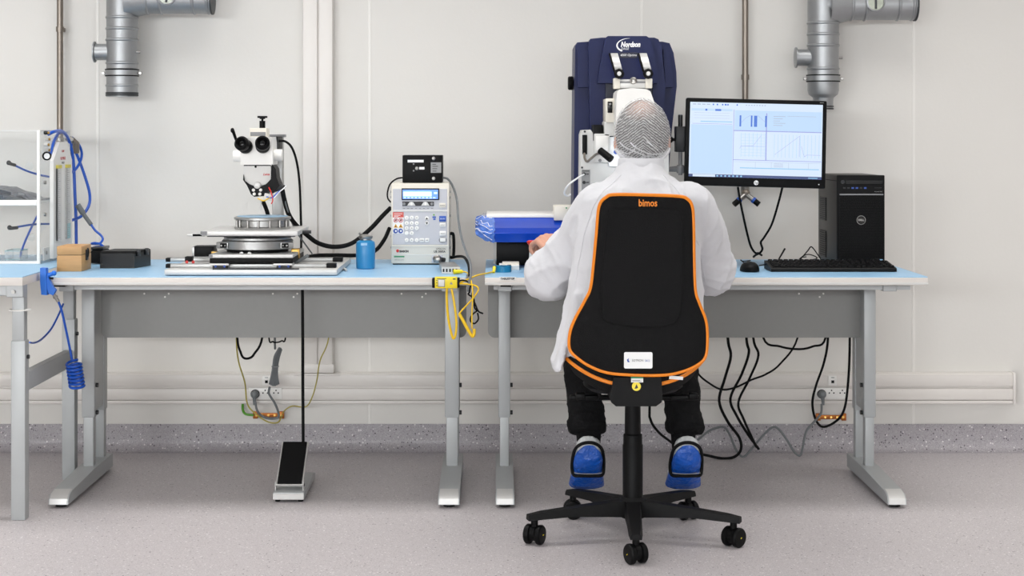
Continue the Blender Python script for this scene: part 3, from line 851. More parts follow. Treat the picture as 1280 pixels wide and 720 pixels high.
t = thing('instrument_case', 'shiny black flat case with rounded edges left of the microscope', 'case', (X(147, 6.06), 6.15, TOPZ))
d0, d1 = 6.06, 6.2
xa_, xb_ = X(125, d0), X(168, d0); zt_ = Z(314, d0)
xe_ = X(182.5, d1)
part('body', G().loft([[Vector((xa_, d0, TOPZ)), Vector((xb_, d0, TOPZ)), Vector((xb_ + 0.03, d1, TOPZ)), Vector((xa_ + 0.02, d1, TOPZ))],
                       [Vector((xa_, d0, zt_ - 0.008)), Vector((xb_, d0, zt_ - 0.008)), Vector((xb_ + 0.03, d1, zt_ - 0.008)), Vector((xa_ + 0.02, d1, zt_ - 0.008))]]), 'black_gloss', t)
part('lid', G().loft([[Vector((xa_ - 0.001, d0 - 0.001, zt_ - 0.007)), Vector((xb_ + 0.001, d0 - 0.001, zt_ - 0.007)), Vector((xb_ + 0.031, d1, zt_ - 0.007)), Vector((xa_ + 0.019, d1, zt_ - 0.007))],
                      [Vector((xa_ + 0.003, d0 + 0.003, zt_)), Vector((xb_ - 0.003, d0 + 0.003, zt_)), Vector((xb_ + 0.027, d1 - 0.003, zt_)), Vector((xa_ + 0.023, d1 - 0.003, zt_))]]), 'black_plastic', t)
for k in (0.25, 0.75):
    xx = xb_ + 0.03 * k
    part('hinge', G().box(xx - 0.006, xx + 0.006, d0 + k * 0.14 - 0.01, d0 + k * 0.14 + 0.01, zt_ - 0.02, zt_ + 0.004, 0.001), 'dark_metal', t)
t = thing('instrument_case', 'smaller black case tucked behind the wooden box', 'case', (X(119, 6.25), 6.3, TOPZ))
part('body', G().pbox(113, 128, 313, 329, 6.25, 6.36, 0.002), 'black_plastic', t)
part('lid', G().pbox(112.5, 128.5, 309, 312.4, 6.25, 6.36, 0.002), 'black_gloss', t)

# ================================================================== BLUE AIR GUN ON THE BENCH EDGE
t = thing('air_gun', 'bright blue air blow gun clipped to the bench edge with coiled hose', 'air gun', tuple(P(58, 368, 5.66)))
D = 5.655
hd = part('handle', beveled(G().prism([(p.x, p.z) for p in (P(50, 335, D), P(57, 335.5, D), P(58, 352, D), P(58.5, 369, D), P(51.5, 368.5, D), P(50, 352, D))], D, D + 0.032), 0.003), 'tool_blue', t)
part('trigger', beveled(G().prism([(p.x, p.z) for p in (P(58, 343, D), P(61, 350, D), P(65, 359, D), P(69, 363, D), P(66, 369.5, D), P(60, 367, D), P(58, 360, D))], D + 0.004, D + 0.026), 0.003), 'tool_blue', t)
part('nozzle', G().cyl(P(58, 345, D + 0.015), P(67.5, 341.5, D + 0.015), 0.008, 0.0065, n=14).ell(P(67.5, 341.5, D + 0.015), 0.009, u=12, v=8), 'tool_blue', t)
part('hook', G().cyl(P(61, 347.5, D + 0.015), P(66, 348, D + 0.03), 0.004, n=10), 'dark_metal', t)
part('hose_fitting', G().cyl(P(67, 368, D + 0.015), P(73, 377, D + 0.02), 0.006, n=12).cyl(P(68.5, 370, D + 0.015), P(70, 372.5, D + 0.015), 0.0085, n=6), 'chrome', t)
part('hose', G().tube([P(73, 377, D + 0.02), P(77, 388, 5.7), P(82, 410, 5.74), P(87, 434, 5.78), P(90, 450, 5.8)], 0.0042, 8, 6), 'hose_blue', t)
pts = []
for k in range(7 * 14 + 1):
    a = 2 * pi * k / 14; u = k / (7 * 14)
    c = P(92 + 4.5 * u, 453 + 31 * u, 5.82)
    R_ = 0.0245
    pts.append(c + Vector((R_ * cos(a + 1.2), R_ * sin(a + 1.2), 0.006 * cos(a))))
part('coil', G().tube(pts, 0.0046, 8, 1), 'hose_blue', t)
cable('air_hose', 'thin blue hose looping under the gap between the left benches', [(79, 380, 6.1), (73, 394, 6.05), (64, 411, 6.0), (52, 424, 5.9), (43, 428.5, 5.8), (37, 428, 5.72)], 0.0035, 'hose_blue', 'hose')
cable('air_hose', 'short blue hose end hanging behind the front leg of the left bench', [(18.5, 366, 5.62), (18.2, 380, 5.62), (18.4, 398, 5.62)], 0.0035, 'hose_blue', 'hose', sub=3)

# ================================================================== MICROSCOPE STATION
MD = 5.95
t = thing('stereo_microscope', 'white stereo microscope over a round metal wafer stage', 'microscope', (X(315, 5.75), 6.0, TOPZ))
bzt = Z(337, 5.73)
part('base_plate', G().box(X(205, 5.73), X(421, 5.73), 5.735, 6.30, TOPZ + 0.003, bzt, 0.002), 'alu_bright', t)
for xx in (X(215, 5.8), X(410, 5.8)):
    for yy in (5.78, 6.26):
        part('base_foot', G().cyl((xx, yy, TOPZ), (xx, yy, TOPZ + 0.004), 0.015, n=14), 'rubber', t)
# linear rails
for d, y0, y1, xr in ((5.80, 330, 336, 408), (6.08, 322.5, 328, 416)):
    rl = part('rail', G().box(X(212, d), X(xr, d), d, d + 0.03, bzt, Z(y0, d), 0.002), 'alu', t)
    part('rail_end', G().box(X(xr, d), X(xr + 12, d), d - 0.002, d + 0.034, bzt, Z(y0 - 0.8, d), 0.002), 'black_plastic', rl)
    part('rail_end', G().box(X(207, d), X(213, d), d - 0.002, d + 0.034, bzt, Z(y0, d), 0.002), 'black_plastic', rl)
part('slot', G().box(X(266, 5.74), X(374, 5.74), 5.7345, 5.74, bzt - 0.001, bzt + 0.004), 'dark_metal', t)
# carriage plates
cr = part('carriage', G().pbox(262, 366, 322.5, 329, 5.77, 6.1, 0.002), 'black_plastic', t)
part('carriage_top', G().pbox(261, 366, 318.5, 322.5, 5.77, 6.12, 0.0015), 'alu_bright', cr)
part('carriage_corner', G().pbox(261, 265.5, 318.3, 322.8, 5.768, 5.78, 0.0005, 1), 'grey_mid', cr)
for xx in (261.5, 341.5):
    part('slider', G().pbox(xx, xx + 24, 329.5, 332, 5.765, 5.82, 0.001), 'alu_bright', cr)
    for q in (8, 19):
        part('screw', G().cyl(P(xx + q, 333, 5.763), P(xx + q, 333, 5.77), 0.004, n=10), 'blue_sticker', cr)
    part('bearing', G().pbox(xx + 4, xx + 22, 332, 336.5, 5.775, 5.82, 0.001), 'dark_metal', cr)
zc_ = lambda py: Z(py, MD)
xc = X(322, MD)
part('turntable_base', G().lathe([(0.108, zc_(319)), (0.108, zc_(312)), (0.12, zc_(310))], (xc, MD, 0), n=40), 'black_plastic', t)
for k in (-0.010, 0.018):
    part('index_pin', G().cyl((xc - 0.03 + k, MD - 0.10, zc_(315)), (xc - 0.03 + k, MD - 0.116, zc_(315)), 0.008, n=14), 'alu_bright', t)
lr = part('lower_ring', G().lathe([(0.118, zc_(310.5)), (0.125, zc_(309.5)), (0.125, zc_(300)), (0.118, zc_(298.5)), (0.118, zc_(296))], (xc, MD, 0), n=48), 'alu', t)
for s_ in (-1, 1):
    part('clamp', G().obox((xc + s_ * 0.108, MD - 0.06, zc_(305)), (0.044, 0.04, 0.022), Matrix.Rotation(s_ * 0.25, 3, 'Z'), 0.002), 'alu', lr)
    part('clamp_jaw', G().obox((xc + s_ * 0.107, MD - 0.081, zc_(305)), (0.024, 0.012, 0.016), Matrix.Rotation(s_ * 0.25, 3, 'Z'), 0.002), 'black_plastic', lr)
    for q in (-1, 1):
        part('clamp_screw', G().cyl((xc + s_ * 0.107 + q * 0.007, MD - 0.089, zc_(305)), (xc + s_ * 0.107 + q * 0.007, MD - 0.084, zc_(305)), 0.003, n=8), 'grey_light', lr)
# stage plate
zs1, zs0 = Z(289, 5.8), Z(295, 5.8)
sp = part('stage_plate', G().box(X(252, 5.8), X(372, 5.8), 5.8, 6.14, zs0, zs1, 0.002), 'alu_bright', t)
part('stage_pad', G().box(X(259, 5.8), X(368, 5.8), 5.798, 6.12, zs0 - 0.003, zs0 - 0.0005), 'dark_metal', sp)
part('stage_tab', G().pbox(250.5, 258.5, 289.3, 294, 5.797, 5.83, 0.0005, 1), 'grey_mid', sp)
part('stage_arm', G().cyl(P(256, 294, 5.9), P(240, 294, 5.9), 0.004, n=12), 'black_plastic', sp)
part('arm_tip', G().cyl(P(241, 294, 5.9), P(234, 293.7, 5.9), 0.0055, 0.003, n=12), 'alu_bright', sp)
part('stage_stop', G().cyl(P(378, 290, 5.9), P(389, 290, 5.9), 0.006, n=12), 'dark_metal', sp)
part('chuck_ring', G().lathe([(0.097, zs1), (0.1, zs1 + 0.006), (0.086, zs1 + 0.010), (0.086, zs1 + 0.03), (0.1, zs1 + 0.034), (0.1, zs1 + 0.041), (0.092, zs1 + 0.044), (0.0, zs1 + 0.044)], (xc + 0.016, MD + 0.01, 0), n=48), 'alu', t)
part('wafer_film', G().lathe([(0.089, zs1 + 0.044), (0.089, zs1 + 0.0455)], (xc + 0.016, MD + 0.01, 0), n=40), 'esd_blue', t)
for k in range(14):
    a = 2 * pi * k / 14 + 0.2
    part('ring_post', G().cyl((xc + 0.016 + 0.09 * cos(a), MD + 0.01 + 0.09 * sin(a), zs1 + 0.008), (xc + 0.016 + 0.09 * cos(a), MD + 0.01 + 0.09 * sin(a), zs1 + 0.033), 0.004, n=10), 'chrome', t)
part('motor_box', G().pbox(241, 267, 308, 322, 6.12, 6.2, 0.002), 'black_plastic', t)
part('motor_bracket', G().pbox(240, 268, 321, 328, 6.1, 6.2, 0.002), 'alu', t)
part('motor_plate', G().pbox(240, 243, 308.5, 322, 6.115, 6.2, 0.001), 'alu', t)
part('limit_switch', G().pbox(231, 239.5, 321, 327, 5.95, 5.99, 0.001), 'black_plastic', t)
for xx in (233.5, 241.5):
    part('red_cap', G().cyl(P(xx, 327.6, 5.93), P(xx, 327.6, 5.96), 0.0055, n=12), 'red', t)
part('brass_block', G().pbox(364, 374, 311, 323, 5.93, 5.96, 0.001), 'brass', t)
part('brass_tab', G().pbox(264, 271, 314.5, 317, 5.9, 5.93, 0.001), 'brass', t)
part('cable_chain', G().obox(P(377, 324, 5.92), (0.055, 0.03, 0.012), Matrix.Rotation(-0.55, 3, 'Y'), 0.003), 'grey_cable', t)
# column
CDp = 6.2
part('column', G().box(X(340, CDp), X(353, CDp), CDp, CDp + 0.05, bzt, Z(170, CDp), 0.004), 'alu', t)
part('column_cap', G().pbox(336, 355, 168, 171.5, CDp - 0.005, CDp + 0.06, 0.001), 'grey_mid', t)
part('focus_block', G().box(X(338, 6.1), X(349, 6.1), 6.06, 6.2, Z(186, 6.1), Z(170.5, 6.1), 0.003), 'black_plastic', t)
for k in range(4):
    part('focus_rib', G().box(X(338.5 + k * 2.6, 6.055), X(340 + k * 2.6, 6.055), 6.052, 6.062, Z(185, 6.055), Z(172, 6.055)), 'dark_metal', t)
# head
HD = 5.92
def hz(py): return Z(py, HD)
def hx(px): return X(px, HD)
hd = part('head', beveled(G().prism([(hx(x), hz(y)) for x, y in ((304, 171), (339, 171), (340, 178), (341, 206), (300.5, 206), (300.5, 190), (302, 176))], HD, HD + 0.13), 0.007, 3), 'white_plastic', t)
part('knob', G().cyl(P(292, 195, HD + 0.06), P(303, 195, HD + 0.06), 0.020, n=24), 'white_plastic', hd)
part('knob', G().cyl(P(340, 194, HD + 0.06), P(353, 194, HD + 0.06), 0.021, n=24), 'white_plastic', hd)
part('knob_scale', G().cyl(P(340.5, 194, HD + 0.06), P(343, 194, HD + 0.06), 0.0215, n=24), 'grey_mid', hd)
for (px, py, ax) in ((306, 182.5, (-0.22, -1, 0.30)), (328.5, 182, (0.10, -1, 0.30))):
    ax = Vector(ax).normalized(); q = P(px, py, HD - 0.02) - ax * 0.02
    ep = part('eyepiece', G().lathe([(0.021, 0.0), (0.0235, 0.004), (0.0255, 0.01), (0.0255, 0.03), (0.023, 0.034), (0.026, 0.04), (0.0255, 0.056), (0.0195, 0.062), (0.016, 0.058), (0.012, 0.05), (0, 0.05)], q, ax, 30), 'black_plastic', hd)
    part('eye_lens', G().lathe([(0.0125, 0.051), (0.009, 0.0535), (0.0, 0.0545)], q, ax, 20), 'black_gloss', ep)
part('cap_block', G().box(hx(311), hx(332), HD + 0.02, HD + 0.1, hz(171.5), hz(160), 0.002), 'ivory', hd)
part('cap_window', G().box(hx(312), hx(331), HD + 0.018, HD + 0.021, hz(170), hz(165), 0.001), 'grey_mid', hd)
part('adjust_screw', G().cyl(P(328, 160, HD + 0.06), P(328, 151, HD + 0.06), 0.0105, n=18).cyl(P(328, 151, HD + 0.06), P(328, 148, HD + 0.06), 0.004, n=12).cyl(P(328, 147.5, HD + 0.06), P(328, 145, HD + 0.06), 0.018, n=20).cyl(P(328, 148.8, HD + 0.06), P(328, 147, HD + 0.06), 0.010, n=14), 'black_plastic', hd)
part('swing_lever', G().cyl(P(299, 186, HD + 0.02), P(291, 163, HD - 0.01), 0.0042, 0.006, n=12).ell(P(290.5, 163, HD - 0.01), (0.007, 0.007, 0.009), u=12, v=8), 'black_plastic', hd)
lb = part('lower_body', beveled(G().prism([(hx(x), hz(y)) for x, y in ((304, 207.5), (338.5, 207.5), (338.5, 226), (335, 229), (322, 234), (308, 229), (304, 224))], HD + 0.004, HD + 0.11), 0.004), 'grey_light', t)
part('seam_notch', G().cyl(P(319.5, 208.5, HD + 0.01), P(319.5, 208.5, HD), 0.004, n=10).box(hx(304.5), hx(338), HD + 0.004, HD + 0.01, hz(207.8), hz(206.2)), 'black_plastic', lb)
text('Leica', 0.011, (hx(332.5), HD + 0.0035, hz(218)), 'print_red', lb, shear=0.4, bold=0.0003)
cradle = [(hx(x), hz(y)) for x, y in ((304.5, 218), (306, 226), (313, 231), (322, 235), (332, 231), (338.5, 224), (340, 205), (345, 211), (346, 222), (350, 232), (345, 238), (336, 238), (331, 245), (318, 246), (314, 243), (309, 232), (304, 225))]
part('cradle', G().prism(cradle, HD - 0.004, HD + 0.09), 'black_plastic', t)
part('objective', G().lathe([(0.012, 0.0), (0.012, 0.012), (0.009, 0.014)], P(322, 231.5, HD), (0, -1, 0), 18), 'alu_bright', t)
for px, py in ((317, 237.5), (326, 237.5), (318, 242.5), (325, 242.5)):
    part('ring_lamp', G().lathe([(0.0055, 0), (0.0055, 0.006), (0.004, 0.007)], P(px, py, HD - 0.003), (0, -1, 0), 14), 'white_plastic', t)
# bonding head with coloured wires
part('tool_block', G().obox(P(336, 246, HD + 0.0), (0.03, 0.03, 0.022), Matrix.Rotation(0.2, 3, 'Y'), 0.002), 'grey_light', t)
part('tool_arm', G().cyl(P(340, 240, HD), P(356, 233, HD + 0.02), 0.006, n=12).obox(P(348, 234, HD + 0.01), (0.03, 0.02, 0.016), Matrix.Rotation(-0.4, 3, 'Y'), 0.002), 'dark_metal', t)
part('tool_tip', G().cyl(P(326, 250, HD), P(326, 263, HD), 0.004, 0.0015, n=10), 'alu_bright', t)
part('tool_clip', G().obox(P(328, 248, HD), (0.025, 0.015, 0.012), Matrix.Rotation(0.15, 3, 'Y'), 0.001), 'ivory', t)
for m_, pts in (('red', ((336, 234), (339, 241), (341, 250), (339, 255))), ('hose_blue', ((333, 246), (340, 247), (346, 242), (350, 238))), ('print_white', ((343, 247), (349, 240), (354, 236), (358, 232))), ('yellow_cord', ((322, 248), (330, 251), (338, 246)))):
    part('wire', G().tube([P(a, b, HD - 0.02) for a, b in pts], 0.0022, 6, 5), m_, t)

cable('cable', 'thin dark cable arching from the microscope top down to the stage', [(348, 176, 6.08), (357, 177, 6.12), (365, 185, 6.2), (371, 203, 6.24), (374.5, 230, 6.24), (376, 270, 6.24), (376.5, 300, 6.22), (376, 319, 6.2)], 0.0045, 'black_matte')
cable('cable', 'thick black hose sagging from the microscope head to the grey control unit', [(353, 238, 5.98), (356, 252, 6.05), (361, 268, 6.1), (370, 281, 6.14), (384, 294, 6.16), (398, 304, 6.18), (418, 308.5, 6.22), (440, 304, 6.26), (462, 287, 6.31), (478, 270, 6.35), (488, 260, 6.38)], 0.0085, 'black_matte', n=10)
cable('cable', 'lower thick black hose running low along the bench into the control unit', [(378, 323, 6.1), (395, 319.5, 6.2), (420, 319, 6.26), (448, 319, 6.3), (468, 314, 6.33), (480, 300, 6.36), (487, 285, 6.39)], 0.0075, 'black_matte', n=10)
cable('cable', 'short black hose hanging behind the wafer stage', [(328, 250, 6.1), (333, 262, 6.12), (336.5, 275, 6.13), (338, 290, 6.14)], 0.0075, 'black_matte', n=10)
cable('cable', 'thin grey lead dropping beside the microscope column', [(354, 240, 6.0), (358, 258, 6.06), (364, 276, 6.12), (372, 292, 6.16), (382, 306, 6.2), (390, 317, 6.24)], 0.003, 'grey_cable')

g = G().loft([[P(430, 334, 5.98) + Vector((0.0, 0, 0)) + Vector((x, y, 0.001 + h)) for x, y in ((-0.014, 0.03), (0.0, 0.03), (0.016, -0.05), (0.010, -0.055))] for h in (0, 0.006)])
for v in g.bm.verts: v.co.z += TOPZ - Z(334, 5.98)
solo('scraper', g, 'alu_bright', 'small pale scraper blade lying in front of the blue bottle', 'tool')

# ================================================================== BLUE BOTTLE
BD = 6.05
t = thing('dispenser_bottle', 'blue plastic dispenser bottle with steel cap', 'bottle', (X(457, BD), BD, TOPZ))
bx, s_ = X(457, BD), F / BD
part('body', G().lathe([(0.030, TOPZ), (0.0335, TOPZ + 0.004), (0.0345, TOPZ + 0.04), (0.0345, Z(304, BD) - 0.004), (0.032, Z(302, BD)), (0.022, Z(300, BD))], (bx, BD, 0), n=32), 'bottle_blue', t)
part('neck', G().lathe([(0.019, Z(301, BD)), (0.019, Z(297.5, BD))], (bx, BD, 0), n=24), 'chrome', t)
part('cap', G().lathe([(0.023, Z(298.5, BD)), (0.026, Z(296.5, BD)), (0.026, Z(295, BD)), (0.01, Z(293, BD)), (0, Z(293, BD))], (bx, BD, 0), n=24), 'chrome', t)
part('spout', G().cyl((bx - 0.01, BD, Z(294, BD)), (bx - 0.024, BD - 0.004, Z(291.5, BD)), 0.004, n=10), 'chrome', t)
lb = part('label_plate', G().box(bx - 0.014, bx + 0.008, BD - 0.0355, BD - 0.033, Z(306, BD), Z(303, BD)), 'esd_blue', t)

# ================================================================== GREY CONTROL UNIT
KD = 6.23
def kz(py): return Z(py, KD)
def kx(px): return X(px, KD)
t = thing('control_unit', 'light grey control unit with keypad and blue display', 'control unit', (kx(525), KD + 0.1, TOPZ))
part('body', G().box(kx(489), kx(561.5), KD, 6.47, kz(329.5), kz(229), 0.004), 'ivory', t)
for a in (494, 556):
    for yy in (KD + 0.02, 6.44):
        part('foot', G().cyl((kx(a), yy, TOPZ), (kx(a), yy, kz(329)), 0.010, n=14), 'rubber', t)
part('base_gap', G().box(kx(492), kx(550), KD + 0.008, KD + 0.02, TOPZ + 0.001, kz(329.5)), 'black_plastic', t)  # black strip standing in for the shade beneath the unit
fp = part('front_panel', G().pbox(491, 559, 236, 306, KD - 0.002, KD + 0.004, 0.001, 1), 'grey_panel', t)
part('panel_rib', G().pbox(491, 559, 262.5, 264.5, KD - 0.0035, KD, 0.0005, 1), 'grey_light', fp)
part('panel_rib', G().pbox(489.5, 561, 306.5, 308, KD - 0.003, KD, 0.0005, 1), 'ivory', fp)
part('panel_rib', G().pbox(489.5, 561, 318, 318.8, KD - 0.001, KD, 0.0003, 1), 'grey_light', fp)
ds = part('display_bezel', G().pbox(502, 549, 235.5, 250, KD - 0.007, KD, 0.001), 'black_gloss', t)
part('display', G().pbox(503.3, 547.5, 237, 248.7, KD - 0.008, KD - 0.006), 'lcd_blue', ds)
part('display_band', G().pbox(504, 539.5, 239.5, 245.5, KD - 0.0085, KD - 0.0075), 'lcd_pale', ds)
for k in range(9):
    part('display_text', G().pbox(504.5 + k * 4.6, 507.6 + k * 4.6, 246.6, 247.8, KD - 0.0085, KD - 0.0075), 'lcd_pale', ds)
part('display_cell', G().pbox(542.5, 546.5, 240, 242.5, KD - 0.0085, KD - 0.0075), 'lcd_pale', ds)
sk = part('soft_keys', G().pbox(503, 542.5, 252, 257.5, KD - 0.004, KD, 0.0005, 1), 'print_dark', t)
for a in (509, 526.5):
    part('dial_fan', G().prism([(kx(a), kz(257)), (kx(a + 10.5), kz(257)), (kx(a + 7.5), kz(252.6)), (kx(a + 3), kz(252.6))], KD - 0.006, KD - 0.004), 'grey_light', sk)
    part('dial_key', G().pbox(a + 4, a + 6.5, 252.5, 257, KD - 0.0075, KD - 0.005, 0.0004, 1), 'white_plastic', sk)
for a in (505, 540):
    part('round_key', G().lathe([(0.0055, 0), (0.0055, 0.003), (0.0045, 0.004)], (kx(a), KD - 0.004, kz(254.8)), (0, -1, 0), 14), 'grey_mid', sk)
for k in range(8):
    part('key_caption', G().pbox(503.5 + k * 5, 506.5 + k * 5, 260, 261, KD - 0.003, KD - 0.001), 'print_grey', fp)
keys = [('1', 508.3, 272.3), ('2', 514.7, 272.3), ('3', 521, 272.3), ('4', 508.3, 279), ('5', 514.7, 279), ('6', 521, 279), ('7', 508.3, 285.3), ('8', 514.7, 285.3), ('9', 521, 285.3), ('.', 508.3, 291.5), ('0', 514.7, 291.5),
        ('<', 508.3, 300.2), ('A', 514.7, 300.2), ('>', 521, 300.2)]
for ch, a, b in keys:
    kb = part('key', G().lathe([(0.0075, 0), (0.0075, 0.003), (0.006, 0.0045), (0, 0.0045)], (kx(a), KD - 0.001, kz(b)), (0, -1, 0), 16), 'white_plastic', t)
    text(ch, 0.0075, (kx(a), KD - 0.0058, kz(b)), 'print_dark', kb)
for a, b, wd in ((527.2, 300.2, 6), (533.8, 300.2, 5)):
    kb = part('key', G().pbox(a - wd / 2, a + wd / 2, b - 2.3, b + 2.3, KD - 0.005, KD, 0.0015), 'white_plastic', t)
    part('key_legend', G().pbox(a - wd / 2 + 1, a + wd / 2 - 1, b - 0.5, b + 0.5, KD - 0.0056, KD - 0.0048), 'print_grey', kb)
for sgn, b in ((1, 273), (-1, 279)):
    q = part('arrow_key', G().lathe([(0.0075, 0), (0.0075, 0.003), (0.006, 0.0045), (0, 0.0045)], (kx(533.6), KD - 0.001, kz(b)), (0, -1, 0), 16), 'white_plastic', t)
    part('arrow', G().prism([(kx(532), kz(b + sgn * 1.3)), (kx(535.2), kz(b + sgn * 1.3)), (kx(533.6), kz(b - sgn * 1.6))], KD - 0.0064, KD - 0.005), 'print_dark', q)
for a, b, c_, d_, m_, s1 in ((549, 557, 254, 259.5, 'ivory', 'PROGRAM'), (549, 557.5, 270, 277, 'blue_button', 'RUN'), (549.5, 557, 278.7, 283.5, 'white_plastic', 'MENU'), (549.5, 557.5, 289, 294.5, 'white_plastic', 'WELD/NO'), (550, 557, 297.5, 302.5, 'white_plastic', '')):
    kb = part('side_key', G().pbox(a, b, c_, d_, KD - 0.006, KD, 0.0012), m_, t)
    if s1: text(s1, 0.0055, (kx((a + b) / 2), KD - 0.0066, kz((c_ + d_) / 2)), 'print_white' if m_ == 'blue_button' else 'print_dark', kb, width=0.016)
part('key_ring', G().tube([(kx(553.5) + 0.013 * cos(a), KD - 0.003, kz(300) + 0.009 * sin(a)) for a in [2 * pi * k / 14 for k in range(14)]], 0.0015, 6, 2, closed=True), 'grey_mid', t)
part('green_led', G().cyl((kx(542.4), KD - 0.005, kz(268.5)), (kx(542.4), KD, kz(268.5)), 0.003, n=12), 'earth_green', t)
part('person_icon', G().pbox(540.5, 545, 270.5, 272.5, KD - 0.003, KD - 0.001).pbox(541.5, 544.5, 273, 275, KD - 0.003, KD - 0.001), 'blue_button', fp)
st = part('warning_sticker', G().pbox(491, 504.5, 265.3, 292, KD - 0.003, KD, 0.0002, 1), 'print_white', t)
part('red_band', G().pbox(491, 504.5, 265.3, 271.8, KD - 0.0036, KD - 0.0025), 'red_sticker', st)
for r_, b in enumerate((267, 269, 270.4)):
    part('sticker_text', G().pbox(492.5, 503 - r_ * 2.5, b, b + 0.55, KD - 0.004, KD - 0.0032), 'print_white', st)
for a in (494.7, 501):
    part('no_sign', G().tube([(kx(a) + 0.0072 * cos(q), KD - 0.0035, kz(275.3) + 0.0072 * sin(q)) for q in [2 * pi * k / 14 for k in range(14)]], 0.0011, 6, 1, closed=True).obox((kx(a), KD - 0.0035, kz(275.3)), (0.0018, 0.001, 0.013), Matrix.Rotation(0.8, 3, 'Y')), 'print_red', st)
    part('sign_figure', G().cyl((kx(a), KD - 0.0032, kz(275.3)), (kx(a), KD - 0.002, kz(275.3)), 0.0035, n=10), 'print_dark', st)
    part('warning_triangle', G().prism([(kx(a - 2.8), kz(284.5)), (kx(a + 2.8), kz(284.5)), (kx(a), kz(279.8))], KD - 0.004, KD - 0.002), 'warn_yellow', st)
    part('triangle_mark', G().prism([(kx(a - 0.9), kz(284)), (kx(a + 0.9), kz(284)), (kx(a), kz(281.6))], KD - 0.0045, KD - 0.0035), 'print_dark', st)
    part('blue_disc', G().cyl((kx(a - 0.2), KD - 0.004, kz(288.7)), (kx(a - 0.2), KD - 0.002, kz(288.7)), 0.0088, n=20), 'blue_sticker', st)
    part('disc_mark', G().cyl((kx(a + 0.2), KD - 0.0045, kz(288.7)), (kx(a + 0.2), KD - 0.0035, kz(288.7)), 0.0035, n=10), 'print_white', st)
lg = part('logo', G().cyl((kx(497), KD - 0.003, kz(313.6)), (kx(497), KD, kz(313.6)), 0.0055, n=18), 'print_red', t)
text('BASCH', 0.0105, (kx(505), KD - 0.001, kz(314.2)), 'print_dark', t, bold=0.0006, width=0.033)
text('UPSILON', 0.008, (kx(551), KD - 0.001, kz(311.2)), 'print_dark', t, width=0.034)
text('UB 3000A', 0.011, (kx(549.5), KD - 0.001, kz(314.6)), 'print_dark', t, bold=0.0003, width=0.043)
part('green_label', G().pbox(492.5, 505.5, 320, 321.6, KD - 0.001, KD), 'green', t)
text('SERVICE DUE', 0.006, (kx(499), KD - 0.0005, kz(324.8)), 'print_grey', t, width=0.034)
sw = part('switch_recess', G().pbox(539.5, 553.5, 319, 328.5, KD - 0.002, KD, 0.0008), 'grey_panel', t)
part('power_switch', G().pbox(542, 550.5, 320, 328, KD - 0.006, KD - 0.001, 0.001), 'black_plastic', sw)
for a in (489, 562):
    for b in (240, 247, 270, 296, 310):
        part('side_screw', G().cyl((kx(a), KD + 0.03, kz(b)), (kx(a) + (0.004 if a > 500 else -0.004), KD + 0.03, kz(b)), 0.004, n=10), 'alu', t)
part('side_handle', G().tube([(kx(561.5), KD + 0.10, kz(294)), (kx(566), KD + 0.10, kz(296)), (kx(566), KD + 0.10, kz(322)), (kx(561.5), KD + 0.10, kz(324))], 0.006, 8, 4), 'black_plastic', t)

# black box on top of it
QD = 6.25
t = thing('transformer_box', 'small black metal box standing on the grey control unit', 'box', (X(528, QD), QD + 0.06, kz(229)))
part('body', G().box(X(503, QD), X(553, QD), QD, QD + 0.11, kz(229) + 0.001, Z(194, QD), 0.003), 'black_plastic', t)
part('white_strip', G().pbox(509.5, 529.5, 199.8, 203, QD - 0.001, QD), 'print_white', t)
part('small_label', G().pbox(524, 530.5, 208.7, 211.8, QD - 0.001, QD), 'print_white', t)
rp = part('rating_plate', G().pbox(538.5, 551.5, 203, 216, QD - 0.001, QD), 'print_grey', t)
for b in (205, 207.5, 210.5, 213.5):
    part('plate_text', G().pbox(540.5, 545 + (b * 3 % 5), b, b + 0.8, QD - 0.0016, QD - 0.0008), 'print_dark', rp)
for a, b in ((542, 198), (521, 210.5), (542, 223)):
    sc = part('screw', G().lathe([(0.0065, 0), (0.0065, 0.003), (0.005, 0.004), (0, 0.004)], (X(a, QD), QD, Z(b, QD)), (0, -1, 0), 16), 'chrome', t)
for a, b in ((517, 205), (517, 213.5)):
    part('rivet', G().cyl((X(a, QD), QD - 0.0015, Z(b, QD)), (X(a, QD), QD, Z(b, QD)), 0.003, n=10), 'grey_mid', t)
cable('cable', 'thin black lead from the black box down the left side of the control unit', [(503, 222, 6.3), (496, 223.5, 6.3), (488.5, 229, 6.3), (484.8, 238, 6.3), (484.5, 247, 6.32), (488, 252.5, 6.36)], 0.003, 'black_matte')
cable('cable', 'grey lead from the black box down the right side and over the bench end', [(553.5, 222, 6.3), (560, 224, 6.3), (566.5, 234, 6.3), (571, 250, 6.26), (573, 275, 6.2), (577.5, 300, 6.1), (584, 318, 5.95), (588, 330, 5.8), (588.5, 343, 5.68), (586.5, 354, 5.66), (585, 364, 5.67)], 0.0042, 'grey_cable')
cable('cable', 'black flex lying on the bench beside the control unit', [(566, 322, 6.3), (572, 320.5, 6.25), (579, 321, 6.15), (583, 325, 6.0), (586, 333, 5.85), (587, 345, 5.67)], 0.005, 'black_matte')

